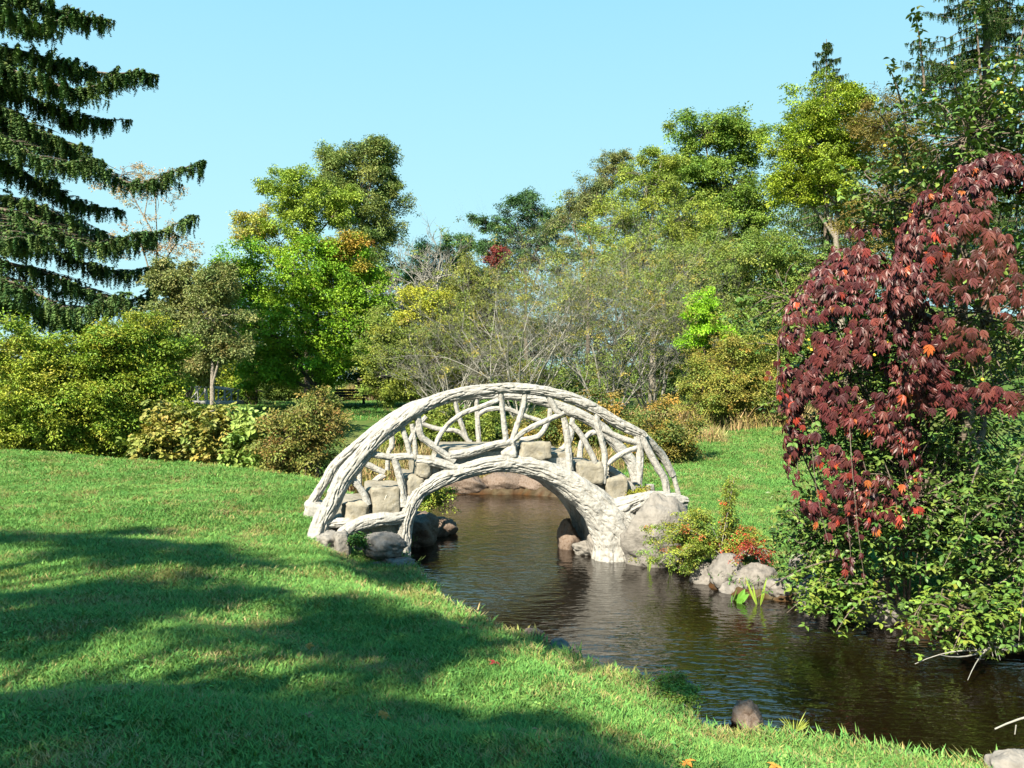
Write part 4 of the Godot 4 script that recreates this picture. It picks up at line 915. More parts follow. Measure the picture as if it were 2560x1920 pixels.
func make_bare(called: String, label: String, category: String, group: String, x: float, z: float, height: float, stems: int, depth: int, spread: float, r: float, leaves: int, seed_at: int):
	var g := RandomNumberGenerator.new()
	g.seed = 700 + seed_at
	var t := thing(called, Vector3(x, ground_y(x, z), z), label, category, group)
	var buf := Buf.new()
	var tips := []
	for k in stems:
		var a := TAU * (k + g.randf() * 0.6) / stems
		var dir := Vector3(cos(a) * spread, 1.0, sin(a) * spread).normalized()
		bare_branch(buf, tips, g, Vector3(cos(a), -0.1, sin(a)) * 0.18 * spread, dir, height * 0.42 * g.randf_range(0.8, 1.15), r * g.randf_range(0.7, 1.0), depth, 1.15 if stems == 1 else 0.66)
	put(t, "trunk" if stems == 1 else "stems", buf.mesh(true), M.twig)
	var sc := Scatter.new()
	var cols := [Color(0.17, 0.20, 0.04), Color(0.12, 0.17, 0.035), Color(0.24, 0.21, 0.05), Color(0.14, 0.18, 0.05)]
	for k in leaves:
		var p: Vector3 = tips[g.randi() % tips.size()] + Vector3(g.randfn(), g.randfn(), g.randfn()) * 0.2
		if p.y < 0.1 or p.y > height * 0.72: continue
		sc.add(random_turn(g, 0.7) * Basis.from_scale(Vector3.ONE * g.randf_range(0.3, 0.65)), p, pick(g, cols))
	if leaves > 0: scattered(t, "foliage", sc, sprays[0], M.leaf)

func spruce_branch(buf: Buf, sc: Scatter, g: RandomNumberGenerator, a: Vector3, sag: Vector3, tip: Vector3, width: float, n: int, hang: float, r: float):
	var pts := [[a, r], [a.lerp(sag, 0.5) + Vector3(0, 0.15 * (a.y - sag.y), 0), r * 0.75], [sag, r * 0.5], [sag.lerp(tip, 0.55) + Vector3(0, -0.12 * absf(tip.y - sag.y), 0), r * 0.3], [tip, r * 0.1]]
	var path := smooth_path(pts, 0.3)
	tube(buf, path, 5, 0.0, 0.0, false)
	var dir := Vector3(tip.x - a.x, 0, tip.z - a.z).normalized()
	var side := Vector3(-dir.z, 0, dir.x)
	var cols := [Color(0.045, 0.095, 0.032), Color(0.070, 0.13, 0.038), Color(0.105, 0.155, 0.045)]
	var twigs := []
	for k in maxi(8, n / 12):
		var f := g.randf_range(0.12, 0.97)
		var fi := minf(f, 0.999) * (path.size() - 1)
		var e: Vector3 = path[int(fi)][0].lerp(path[int(fi) + 1][0], fi - int(fi))
		var w := 0.85 * width * (0.35 + 0.65 * sin(PI * clampf(f * 0.9 + 0.1, 0, 1))) * g.randf_range(0.5, 1.0)
		var end := e + side * (w if k % 2 == 0 else -w) + dir * w * 0.6 + Vector3(0, -0.10 * w, 0)
		limb(buf, e, end, r * 0.25, 0.006, Vector3(0, 0.05, 0), 3, 4)
		twigs.append([e, end])
	for k in n:
		var p: Vector3
		if g.randf() < 0.45:
			var f := clampf(g.randf_range(0.08, 1.04), 0.0, 0.999) * (path.size() - 1)
			p = path[int(f)][0].lerp(path[int(f) + 1][0], f - int(f)) + Vector3(g.randfn(), 0, g.randfn()) * 0.05
		else:
			var e = twigs[g.randi() % twigs.size()]
			p = e[0].lerp(e[1], g.randf())
			p.y += 0.03
		var far := Vector2(p.x - a.x, p.z - a.z).length() / maxf(0.5, Vector2(tip.x - a.x, tip.z - a.z).length())
		var len := hang * g.randf_range(0.35, 1.0) * (1.15 - 0.55 * far)
		var b := Basis(Vector3(g.randfn(), 0, g.randfn()).normalized(), g.randfn() * 0.18)
		if k % 5 == 0: b = Basis(side, -g.randf_range(0.7, 1.5)) if g.randf() < 0.6 else Basis(dir, g.randf_range(-1.4, 1.4)); len *= 0.6
		b = b * Basis(Vector3.UP, g.randf() * TAU)
		var thick := minf(1.0, len * 1.5 + 0.25) * (0.9 + 0.4 * g.randf())
		sc.add(b * Basis.from_scale(Vector3(thick, len, thick) * Vector3(hang * 1.25, 1, hang * 1.25)), p, pick(g, cols, 0.2))

func make_near_spruce():
	var g := RandomNumberGenerator.new()
	g.seed = 77
	var x := -20.7
	var z := -32.0
	var t := thing("spruce_tree", Vector3(x, ground_y(x, z), z), "tall spruce with long drooping dark branches beside the lawn", "tree")
	t.scale = Vector3.ONE * 1.641
	var gy := 2.83 - (2.83 - t.position.y) / 1.641
	var buf := Buf.new()
	var trunk := []
	for k in 13: trunk.append([Vector3(0, k * 1.07 - 0.2, 0), 0.30 * (1.0 - k / 13.0) + 0.02])
	tube(buf, trunk, 10, 0.02, 4.0)
	var sc := Scatter.new()
	# seen against the sky: [height at trunk, azimuth, sag reach, sag height, tip reach, tip height, width]
	for q in [[12.0, 8, 2.2, 11.4, 3.3, 11.25, 0.9], [11.4, -14, 2.3, 10.7, 3.2, 10.85, 0.9], [10.6, 6, 3.0, 10.0, 4.35, 10.0, 1.0], [10.1, -8, 2.9, 9.35, 4.2, 9.6, 1.1], [9.9, 24, 2.4, 9.15, 3.6, 9.25, 0.9],
			[9.4, -6, 2.2, 8.35, 3.2, 8.1, 0.9], [9.0, 4, 3.8, 7.45, 5.5, 7.98, 1.2], [8.7, -22, 3.0, 7.5, 4.3, 7.5, 1.1], [7.3, 6, 3.6, 6.1, 5.25, 6.75, 1.1], [7.0, -12, 3.4, 5.85, 4.9, 6.1, 1.2],
			[6.4, 16, 3.2, 5.5, 4.6, 5.7, 1.1], [5.8, 2, 3.6, 4.7, 5.0, 5.3, 1.2], [5.4, -18, 3.4, 4.4, 4.8, 4.75, 1.2], [4.9, 22, 3.0, 4.1, 4.3, 4.4, 1.0], [8.2, 30, 2.4, 7.2, 3.5, 7.1, 0.9], [6.9, -34, 2.6, 5.8, 3.8, 5.8, 1.0]]:
		var d := Vector3(cos(deg_to_rad(q[1])), 0, -sin(deg_to_rad(q[1])))
		spruce_branch(buf, sc, g, Vector3(0, q[0] - gy, 0), d * q[2] + Vector3(0, q[3] - gy, 0), d * q[4] + Vector3(0, q[5] - gy, 0), q[6], 520, 0.62, 0.05)
	var y := 3.4
	while y < 12.4:
		for k in 4:
			var a := g.randf() * TAU
			var d := Vector3(cos(a), 0, sin(a))
			if d.x > 0.3 and y < 11.8: continue
			var reach := 4.4 * pow(1.0 - y / 13.2, 0.5) + 0.3
			spruce_branch(buf, sc, g, Vector3(0, y, 0), d * reach * 0.65 + Vector3(0, y - 0.28 * reach, 0), d * reach + Vector3(0, y - 0.2 * reach, 0), reach * 0.24, int(50 + reach * 26), 0.6, 0.045)
		y += 0.85
	put(t, "trunk", buf.mesh(true), M.bark)
	scattered(t, "crown", sc, strand(3), M.needle)

func make_spruce(x: float, z: float, h: float, reach0: float, label: String, seed_at: int, dense: int):
	var g := RandomNumberGenerator.new()
	g.seed = 40 + seed_at
	var t := thing("spruce_tree", Vector3(x, ground_y(x, z), z), label, "tree")
	var buf := Buf.new()
	tube(buf, [[Vector3(0, -0.3, 0), 0.3], [Vector3(0, h * 0.5, 0), 0.17], [Vector3(0, h, 0), 0.02]], 8)
	var sc := Scatter.new()
	var y := h * 0.12
	while y < h * 0.985:
		var reach := reach0 * pow(1.0 - y / h, 0.66) + 0.1
		for k in 7:
			var a := g.randf() * TAU
			var d := Vector3(cos(a), 0, sin(a))
			var rr := reach * g.randf_range(0.75, 1.12)
			spruce_branch(buf, sc, g, Vector3(0, y, 0), d * rr * 0.6 + Vector3(0, y - 0.16 * rr, 0), d * rr + Vector3(0, y - 0.06 * rr, 0), rr * 0.3, int(dense * (0.25 + rr / reach0)), 0.55, 0.03)
		y += h * 0.024
	put(t, "trunk", buf.mesh(true), M.bark)
	scattered(t, "crown", sc, strand(5), M.needle)

# ---------------------------------------------------------------- the apple tree and the creeper over it
const APPLE := [ # x, y, z, rx, ry, rz, clumps
	[3.95, 3.0, -9.9, 0.85, 1.3, 0.6, 90], [5.0, 3.6, -9.2, 0.95, 1.35, 0.7, 90], [4.9, 5.5, -9.3, 0.85, 0.85, 0.7, 95], [4.3, 4.9, -9.8, 0.6, 0.6, 0.5, 34], [5.6, 5.2, -9.6, 0.9, 1.2, 0.7, 70],
	[4.6, 1.55, -9.7, 1.05, 0.95, 0.8, 200], [5.3, 1.2, -9.0, 0.9, 0.85, 0.6, 150], [3.75, 1.0, -10.4, 0.55, 0.55, 0.45, 80], [5.6, 2.6, -10.8, 1.7, 2.3, 0.9, 210], [3.75, 0.42, -9.9, 0.5, 0.20, 0.35, 40], [4.7, 0.5, -8.7, 0.7, 0.25, 0.4, 64], [3.6, 3.9, -11.2, 0.8, 0.8, 0.5, 16], [4.3, 2.4, -10.6, 1.0, 1.4, 0.6, 90]]

func make_apple():
	var g := RandomNumberGenerator.new()
	g.seed = 314
	var base := Vector3(5.5, ground_y(5.5, -10.2), -10.2)
	var t := thing("apple_tree", base, "green apple tree with small yellow fruit leaning over the dark water", "tree")
	var buf := Buf.new()
	var trunk := [[Vector3(0, -0.2, 0), 0.17], [Vector3(-0.15, 0.9, 0.15), 0.14], [Vector3(-0.3, 2.0, 0.3), 0.11], [Vector3(-0.45, 3.4, 0.5), 0.07], [Vector3(-0.6, 5.2, 0.8), 0.03]]
	tube(buf, smooth_path(trunk, 0.15), 12, 0.012, 2.0)
	var greens := [Color(0.055, 0.115, 0.022), Color(0.085, 0.15, 0.03), Color(0.04, 0.085, 0.02), Color(0.13, 0.18, 0.035)]
	var low := [Color(0.095, 0.165, 0.025), Color(0.14, 0.19, 0.03), Color(0.06, 0.12, 0.02)]
	var sc := Scatter.new()
	var spots := []
	var fruit := []
	for l in APPLE:
		var centre := Vector3(l[0], l[1], l[2]) - base
		var rad := Vector3(l[3], l[4], l[5])
		var f := clampf((centre.y - 0.4) / 5.5, 0.08, 0.95)
		var at: Vector3 = trunk[0][0].lerp(trunk[4][0], f)
		limb(buf, at, centre, 0.055, 0.02, Vector3(g.randfn() * 0.1, 0.2, g.randfn() * 0.1), 7, 8)
		for k in l[6]:
			var p := centre + in_ball(g, 0.12) * rad
			if p.y + base.y < 0.14: continue
			limb(buf, centre + (p - centre) * g.randf_range(0.0, 0.45), p, 0.011, 0.004, Vector3(g.randfn(), g.randfn() + 0.4, g.randfn()) * 0.08, 4, 6)
			for m in 11:
				var w := p + Vector3(g.randfn(), g.randfn() * 0.8, g.randfn()) * 0.13
				if w.y + base.y < 0.06: continue
				var b := random_turn(g, 0.55) * Basis.from_scale(Vector3.ONE * g.randf_range(0.75, 1.25))
				var c := pick(g, low if l[1] < 0.6 and g.randf() < 0.8 else greens, 0.2)
				if m == 0 and w.z + base.z > -9.6: spots.append([b, w, c])
				else: sc.add(b, w, c)
			if l[1] > 2.0 and g.randf() < 0.33: fruit.append(p + Vector3(g.randfn(), g.randfn(), g.randfn()) * 0.12)
	# long loose sprays: toward the sky, and low over the water
	for q in [[4.3, 5.6, -9.4, 3.95, 6.2, -9.1], [4.3, 5.2, -9.4, 3.85, 5.75, -9.2], [4.2, 4.9, -9.5, 3.95, 5.05, -9.3], [4.4, 6.0, -9.2, 4.2, 6.7, -9.0], [4.9, 5.9, -9.0, 4.8, 6.9, -9.0], [5.2, 5.9, -9.0, 5.4, 6.8, -8.9],
			[3.9, 0.85, -9.8, 2.85, 0.32, -10.1], [3.9, 0.6, -9.6, 3.15, 0.2, -9.9], [4.0, 0.5, -9.4, 3.5, 0.16, -9.3], [4.4, 0.6, -9.0, 4.0, 0.2, -8.8], [4.9, 0.7, -8.8, 4.3, 0.25, -8.4], [5.2, 0.9, -8.7, 4.7, 0.45, -8.0],
			[4.9, 2.0, -9.0, 4.35, 1.5, -8.3], [5.3, 2.2, -8.8, 4.6, 1.75, -8.0], [5.0, 1.6, -8.9, 4.2, 1.05, -8.4], [3.8, 3.0, -10.6, 3.05, 3.35, -11.2], [3.9, 3.6, -10.8, 3.2, 4.1, -11.4], [3.9, 2.6, -10.6, 3.1, 2.5, -11.0]]:
		var a := Vector3(q[0], q[1], q[2]) - base
		var b := Vector3(q[3], q[4], q[5]) - base
		limb(buf, a, b, 0.014, 0.003, Vector3(0, 0.12, 0), 5, 8)
		for k in 26:
			var f := g.randf_range(0.15, 1.0)
			var p := a.lerp(b, f) + Vector3(0, 0.12 * 4.0 * f * (1.0 - f), 0) + Vector3(g.randfn(), g.randfn(), g.randfn()) * 0.05
			if p.y + base.y < 0.05: continue
			var bb := random_turn(g, 0.5) * Basis.from_scale(Vector3.ONE * g.randf_range(0.7, 1.2))
			var c := pick(g, low if q[1] < 1.0 else greens, 0.2)
			if k % 3 == 0: spots.append([bb, p, c])
			else: sc.add(bb, p, c)
	put(t, "trunk", buf.mesh(true), M.bark)
	var lb := Buf.new()
	fine_leaf(lb, Vector3.ZERO, Vector3(1, -0.15, 0).normalized(), Vector3.UP, 0.075, 0.042, 0.16, 0.25)
	fine_leaf(lb, Vector3(0.01, 0, 0.01), Vector3(0.2, -0.1, 1).normalized(), Vector3(0.2, 1, 0).normalized(), 0.065, 0.038, 0.16, 0.2)
	fine_leaf(lb, Vector3(0, 0.01, -0.01), Vector3(-0.4, 0.1, -0.9).normalized(), Vector3(0.1, 1, 0.3).normalized(), 0.07, 0.04, 0.16, 0.3)
	var lm := lb.mesh(false)
	scattered(t, "crown", sc, lm, M.gloss_leaf)
	spots.sort_custom(func(a, b): return a[1].z > b[1].z)
	leaves_as_parts(t, spots.slice(0, 290), [lm], M.gloss_leaf)
	var fm := rock(Vector3.ONE * 0.017, 50, 0.0, 0.1)
	for p in fruit.slice(0, 90):
		put(t, "fruit", fm, M.fruit).position = p

func leaves_as_parts(t: Node3D, spots: Array, shapes: Array, look: StandardMaterial3D):
	# single leaves, in a dozen tones
	var tones := []
	for k in 12:
		var m: StandardMaterial3D = look.duplicate()
		m.vertex_color_use_as_albedo = false
		m.albedo_color = spots[k * 7][2].linear_to_srgb()
		tones.append(m)
	var k := 0
	for s in spots:
		var o := put(t, "leaf", shapes[k % shapes.size()], tones[(k * 5) % 12])
		o.transform = Transform3D(s[0], s[1])
		k += 1

func make_creeper():
	var g := RandomNumberGenerator.new()
	g.seed = 2718
	var base := Vector3(4.6, ground_y(4.6, -10.3), -10.3)
	var t := thing("creeper_vine", base, "dark red five-leaved creeper draped over the apple tree", "vine")
	var reds := [Color(0.055, 0.013, 0.015), Color(0.080, 0.018, 0.018), Color(0.040, 0.012, 0.014), Color(0.105, 0.030, 0.025)]
	var bright := [Color(0.26, 0.035, 0.02), Color(0.26, 0.08, 0.02), Color(0.20, 0.03, 0.02)]
	var buf := Buf.new()
	var all := []
	# [centre, radii, count, share of the front]
	for l in [[Vector3(3.92, 3.05, -9.75), Vector3(0.84, 1.25, 0.62), 1150], [Vector3(4.95, 3.7, -8.85), Vector3(0.98, 1.40, 0.72), 1400], [Vector3(3.85, 2.25, -9.75), Vector3(0.72, 1.15, 0.55), 560], [Vector3(4.15, 3.95, -9.8), Vector3(0.55, 0.75, 0.45), 160]]:
		var n := 0
		var tries := 0
		while n < l[2] and tries < 30000:
			tries += 1
			var d := Vector3(g.randfn(), g.randfn(), g.randfn()).normalized()
			if d.z < -0.35 or d.y < -0.75: continue
			var p: Vector3 = l[0] + d * l[1] * g.randf_range(0.93, 1.09)
			# bare patches where the apple leaves show through
			if noise.get_noise_3d(p.x * 1.6, p.y * 1.6, p.z * 1.6) < (-0.26 if p.x < 4.6 else -0.12): continue
			# the lower edge rises to the right
			if p.y < 1.3 + maxf(0.0, (p.x - 4.1)) * 1.55: continue
			n += 1
			var nrm: Vector3 = (d / l[1]).normalized()
			nrm = (Vector3(nrm.x, nrm.y * 0.55, nrm.z + 0.25) + Vector3(g.randfn(), g.randfn(), g.randfn()) * 0.28).normalized()
			var up := (Vector3.UP + nrm * 0.2 + Vector3(g.randfn(), 0, g.randfn()) * 0.22).normalized()
			var xx := up.cross(nrm).normalized()
			up = nrm.cross(xx).normalized()
			all.append([Basis(xx, up, nrm) * Basis.from_scale(Vector3.ONE * g.randf_range(0.42, 0.86)), p - base, pick(g, bright if g.randf() < 0.03 else reds, 0.22)])
	# trailing strands with redder young leaves
	for q in [[3.3, 2.3, -9.5, 3.45, 1.1], [3.5, 2.2, -9.3, 3.62, 0.85], [3.75, 2.0, -9.2, 3.85, 1.2], [3.95, 2.0, -9.15, 4.05, 1.35], [3.2, 2.9, -9.7, 3.18, 1.8], [3.05, 3.2, -9.9, 3.0, 2.7], [3.6, 2.4, -9.2, 3.72, 0.75], [4.1, 2.3, -9.1, 4.2, 1.5]]:
		var a := Vector3(q[0], q[1], q[2]) - base
		var b := Vector3(q[3], q[4], q[2] + 0.1) - base
		limb(buf, a, b, 0.006, 0.003, Vector3(g.randfn() * 0.05, 0, g.randfn() * 0.05), 5, 7)
		for k in 16:
			var p := a.lerp(b, g.randf()) + Vector3(g.randfn(), 0, g.randfn()) * 0.06
			all.append([Basis(Vector3.UP, g.randfn() * 0.9) * Basis.from_scale(Vector3.ONE * g.randf_range(0.4, 0.75)), p, pick(g, bright if g.randf() < 0.3 else reds, 0.2)])
	# woody stems that climb the tree
	for k in 14:
		var p: Vector3 = all[k * 37][1]
		limb(buf, Vector3(g.randfn() * 0.1, -0.1, g.randfn() * 0.1), p - Vector3(0, 0, 0.08), 0.014, 0.005, Vector3(g.randfn() * 0.2, 0.4, -0.1), 5, 9)
	put(t, "stems", buf.mesh(true), M.bark)
	all.sort_custom(func(a, b): return a[1].z - 0.15 * a[1].x > b[1].z - 0.15 * b[1].x)
	var lm := palmate(0.9, 0.22)
	leaves_as_parts(t, all.slice(0, 290), [palmate(1.0, 0.3), palmate(0.65, 0.12), palmate(1.2, 0.4), palmate(0.8, 0.5)], M.red_leaf)
	var sc := Scatter.new()
	for s in all.slice(290): sc.add(s[0], s[1], s[2])
	scattered(t, "leaf_mass", sc, lm, M.red_leaf)

# ---------------------------------------------------------------- smaller plants
func arching_shrub(called: String, label: String, at: Vector3, arcs: Array, cols: Array, leaf_size: float, per: int, seed_at: int):
	var g := RandomNumberGenerator.new()
	g.seed = 60 + seed_at
	var t := thing(called, at, label, "bush")
	var buf := Buf.new()
	var sc := Scatter.new()
	for q in arcs:
		var end := Vector3(q[0], q[1], q[2])
		var rise: float = q[3]
		limb(buf, Vector3(g.randfn() * 0.05, -0.05, g.randfn() * 0.05), end, 0.008, 0.002, Vector3(0, rise, 0), 4, 9)
		for k in per:
			var f := g.randf_range(0.18, 1.0)
			var p := end * f + Vector3(0, rise * 4.0 * f * (1.0 - f), 0) + Vector3(g.randfn(), g.randfn() * 0.7, g.randfn()) * 0.035
			sc.add(random_turn(g, 0.45) * Basis.from_scale(Vector3.ONE * leaf_size * g.randf_range(0.7, 1.3)), p, pick(g, cols[1] if g.randf() < q[4] else cols[0], 0.2))
	put(t, "stems", buf.mesh(true), M.twig)
	scattered(t, "foliage", sc, sprays[1], M.leaf)

func blades(called: String, label: String, at: Vector3, n: int, h: float, w: float, lean: float, col: Color, seed_at: int, category := "plant"):
	var g := RandomNumberGenerator.new()
	g.seed = seed_at
	var t := thing(called, at, label, category)
	var m := plain(col, 0.5)
	m.backlight_enabled = true
	m.backlight = Color(0.5, 0.5, 0.3)
	for k in n:
		var a := g.randf() * TAU
		var buf := Buf.new()
		fine_leaf(buf, Vector3(cos(a), 0, sin(a)) * w * 0.8, Vector3(cos(a) * lean * g.randf(), 1, sin(a) * lean * g.randf()).normalized(), Vector3(cos(a + 1.5), 0.2, sin(a + 1.5)), h * g.randf_range(0.5, 1.1), w, 0.1, 0.15 * g.randfn())
		put(t, "blade", buf.mesh(false), m)

func make_small_plants():
	var g := RandomNumberGenerator.new()
	g.seed = 99
	var arcs := []
	for k in 44:
		var reach := g.randf_range(0.45, 1.2)
		var a := g.randf_range(-0.9, 0.9)
		var away := -1.0 if g.randf() < 0.74 else 0.75
		arcs.append([away * reach * cos(a), g.randf_range(-0.2, 0.8) * (1.25 - reach * 0.6), sin(a) * 0.6 * reach, g.randf_range(0.14, 0.32), 0.02 if away < 0.0 else 0.3])
	for k in 6: arcs.append([g.randf_range(-0.1, 0.3), g.randf_range(0.9, 1.25), g.randf_range(-0.2, 0.2), 0.02, 0.1])
	arching_shrub("barberry_bush", "arching yellow-green bush with red tips beside the big grey boulder", Vector3(2.98, 0.3, -12.35), arcs,
		[[Color(0.16, 0.22, 0.03), Color(0.24, 0.25, 0.04), Color(0.10, 0.17, 0.025)], [Color(0.38, 0.06, 0.03), Color(0.30, 0.10, 0.03)]], 0.2, 26, 1)
	arcs = []
	for k in 16: arcs.append([g.randf_range(-0.28, 0.25), g.randf_range(0.05, 0.34), g.randf_range(-0.1, 0.2), 0.06, 0.0])
	arching_shrub("barberry_bush", "small yellow bush growing between the bridge steps and root log", Vector3(2.02, 0.85, -14.15), arcs,
		[[Color(0.30, 0.28, 0.03), Color(0.22, 0.25, 0.03)], [Color(0.38, 0.06, 0.03)]], 0.2, 9, 2)
	arcs = []
	for k in 10: arcs.append([g.randf_range(-0.15, 0.3), g.randf_range(-0.05, 0.16), g.randf_range(0.0, 0.25), 0.05, 0.0])
	arching_shrub("ivy_plant", "dark green leafy plant growing against the upright squared stone", Vector3(-2.3, 0.5, -12.6), arcs,
		[[Color(0.03, 0.09, 0.015), Color(0.05, 0.12, 0.02)], [Color(0.05, 0.12, 0.02)]], 0.25, 6, 3)
	arcs = []
	for k in 22: arcs.append([g.randf_range(-0.35, 0.55), g.randf_range(-0.2, 0.25), g.randf_range(-0.3, 0.3), 0.1, 0.0])
	arching_shrub("bank_bush", "yellow-green weeds hanging over dark rock inside the arch", Vector3(-1.5, 0.62, -16.0), arcs,
		[[Color(0.17, 0.25, 0.03), Color(0.22, 0.26, 0.04)], [Color(0.3, 0.2, 0.04)]], 0.27, 9, 4)
	arcs = []
	for k in 16: arcs.append([g.randf_range(-0.25, 0.3), g.randf_range(-0.25, 0.12), g.randf_range(0.0, 0.3), 0.08, 0.85])
	arching_shrub("creeper_plant", "bright red creeper leaves trailing over the pale boulder", Vector3(3.25, 0.52, -11.9), arcs,
		[[Color(0.16, 0.20, 0.03)], [Color(0.22, 0.03, 0.02), Color(0.18, 0.04, 0.02)]], 0.17, 4, 5)
	for q in [[2.05, -13.0, 7, 0.34], [2.35, -12.75, 5, 0.28]]:
		blades("reed_plant", ["taller thin reed shoots in the water below the big grey boulder", "shorter thin reed shoots near the grey boulder under the arching bush"][0 if q[2] == 7 else 1], Vector3(q[0], -0.02, q[1]), q[2], q[3], 0.022, 0.35, Color(0.14, 0.22, 0.03), int(q[0] * 100))
	blades("iris_plant", "upright iris leaves standing in the water near the stones", Vector3(3.16, -0.02, -11.05), 9, 0.36, 0.03, 0.5, Color(0.16, 0.24, 0.03), 5)
	blades("arrowhead_plant", "broad arrowhead leaves floating low beside the iris", Vector3(2.85, -0.02, -11.2), 8, 0.22, 0.085, 1.6, Color(0.08, 0.20, 0.025), 6)
	blades("sedge_tuft", "grass tuft spilling over the lawn corner beside the brown stone", Vector3(2.17, 0.16, -6.62), 26, 0.17, 0.008, 1.6, Color(0.20, 0.24, 0.045), 7)
	blades("sedge_tuft", "thin dark grass tuft at the dark flat stone", Vector3(0.72, 0.02, -8.55), 8, 0.22, 0.008, 0.9, Color(0.05, 0.08, 0.03), 8)
	blades("sedge_tuft", "pale grass tuft at the flat slab of rock", Vector3(-1.32, 0.12, -12.15), 14, 0.17, 0.008, 0.9, Color(0.14, 0.22, 0.05), 9)
	var arcs2 := []
	for k in 26: arcs2.append([g.randf_range(-0.15, 0.22), g.randf_range(-0.02, 0.06), g.randf_range(-0.4, 0.35), 0.03, 0.1])
	arching_shrub("clover_patch", "low leafy weeds over the long bank stone", Vector3(1.36, 0.2, -7.3), arcs2, [[Color(0.12, 0.22, 0.03), Color(0.17, 0.25, 0.04)], [Color(0.24, 0.2, 0.06)]], 0.15, 9, 6)
	# dry weeds along the top of the sloping meadow and the far bank
	var s := Scatter.new()
	var dry := [Color(0.26, 0.19, 0.10), Color(0.20, 0.14, 0.07), Color(0.22, 0.20, 0.06), Color(0.15, 0.17, 0.04), Color(0.30, 0.23, 0.12)]
	for a in [[5.0, 15.0, -36.0, -32.5, 1500, 14.0], [-5.0, 3.0, -25.0, -22.6, 1300, 9.0], [-12.0, -4.0, -64.0, -60.0, 500, 18.0], [4.0, 7.0, -30.5, -28.0, 300, 8.0]]:
		for k in a[4]:
			var x := g.randf_range(a[0], a[1])
			var z := g.randf_range(a[2], a[3])
			var q := at_ground(x, z)
			if q.y < 0.1: continue
			var h: float = a[5] * g.randf_range(0.5, 1.2)
			s.add(random_turn(g, 0.2) * Basis.from_scale(Vector3(h * 0.6, h, h * 0.6)), Vector3(x, q.x, z), pick(g, dry, 0.25))
	var o := scattered(self, "weeds", s, tuft(9, 12, 0.075, 0.006, 0.06, 0.5), M.grass)
	tag(o, "dry brown and yellow weeds along the meadow edge and far bank", "weeds", "", "stuff")
	# leaves lying on the lawn
	var cols := [[Color(0.38, 0.16, 0.03), "orange"], [Color(0.26, 0.03, 0.03), "dark red"], [Color(0.24, 0.15, 0.07), "brown"]]
	var k := 0
	for q in [[-1.55, -6.55, 0], [-0.12, -6.2, 1], [0.5, -6.6, 1], [0.95, -4.7, 0], [0.3, -4.35, 0], [0.02, -4.3, 2], [0.75, -5.9, 0], [0.55, -6.0, 2], [-0.75, -5.0, 0], [0.15, -4.9, 2], [-3.6, -11.5, 2], [-1.1, -4.6, 2], [1.5, -4.9, 0], [-0.4, -7.4, 1], [1.9, -5.2, 2], [0.6, -4.2, 2]]:
		var lb := Buf.new()
		for j in 5: fine_leaf(lb, Vector3.ZERO, Vector3(cos(j * 1.05 - 2.1), 0.25 + 0.1 * sin(j * 2.0), sin(j * 1.05 - 2.1)).normalized(), Vector3.UP, 0.05, 0.03, 0.2, 0.5)
		var f := put(self, "fallen_leaf", lb.mesh(false), plain(cols[q[2]][0], 0.7))
		f.position = Vector3(q[0], ground_y(q[0], q[1]) + 0.045, q[1])
		f.rotation = Vector3(0.3, k * 1.7, 0.2)
		tag(f, cols[q[2]][1] + " fallen leaf lying on the mown lawn", "leaf", cols[q[2]][1] + " leaves on the lawn")
		k += 1
	# a bleached twig and flood litter over the dark water
	var tb := Buf.new()
	limb(tb, Vector3(0, 0, 0), Vector3(-0.75, 0.08, 0.5), 0.012, 0.003, Vector3(0, -0.05, 0), 5, 7)
	limb(tb, Vector3(-0.1, 0, 0.1), Vector3(-0.55, -0.12, 0.6), 0.008, 0.003, Vector3(0, 0.04, 0), 5, 6)
	limb(tb, Vector3(-0.2, 0, 0.1), Vector3(-0.85, -0.1, 0.2), 0.008, 0.003, Vector3(0, 0.04, 0), 5, 6)
	limb(tb, Vector3(0.6, 0.1, -0.1), Vector3(0, 0, 0), 0.014, 0.012, Vector3(0, -0.04, 0), 5, 6)
	for j in 26:
		var p := Vector3(g.randf_range(-0.3, 0.15), g.randf_range(-0.08, 0.08), g.randf_range(-0.05, 0.2))
		limb(tb, p, p + Vector3(g.randfn(), g.randfn() * 0.6 - 0.3, g.randfn()) * 0.07, 0.004, 0.002, Vector3(g.randfn(), g.randfn(), 0) * 0.02, 3, 4)
	var tw := put(self, "dead_branch", tb.mesh(true), M.twig)
	tw.position = Vector3(4.75, 0.22, -8.55)
	tag(tw, "bleached dead branch with flood litter hanging over the dark water", "branch")
	var t2 := Buf.new()
	limb(t2, Vector3(0.3, 0.1, 0), Vector3(-0.14, -0.03, 0), 0.011, 0.006, Vector3(0, 0.02, 0), 6, 6)
	limb(t2, Vector3(0.02, 0.0, 0), Vector3(0.01, -0.07, 0.0), 0.006, 0.004, Vector3.ZERO, 5, 3)
	var tw2 := put(self, "dead_branch", t2.mesh(true), M.twig)
	tw2.position = Vector3(3.75, 0.28, -6.45)
	tag(tw2, "short bleached twig sticking out over the water by the lawn corner stone", "branch")

# ---------------------------------------------------------------- furniture of the far meadow
func bar(parent: Node3D, called: String, a: Vector3, b: Vector3, r: float, mat: Material, sides := 7):
	var buf := Buf.new()
	tube(buf, [[a, r], [a.lerp(b, 0.5), r * 1.05], [b, r]], sides)
	put(parent, called, buf.mesh(true), mat)

func slat(parent: Node3D, called: String, at: Vector3, size: Vector3, tilt: float, mat: Material):
	var o := put(parent, called, block(size, 0.012, 0.0, 1.0), mat)
	o.position = at
	o.rotation.x = tilt

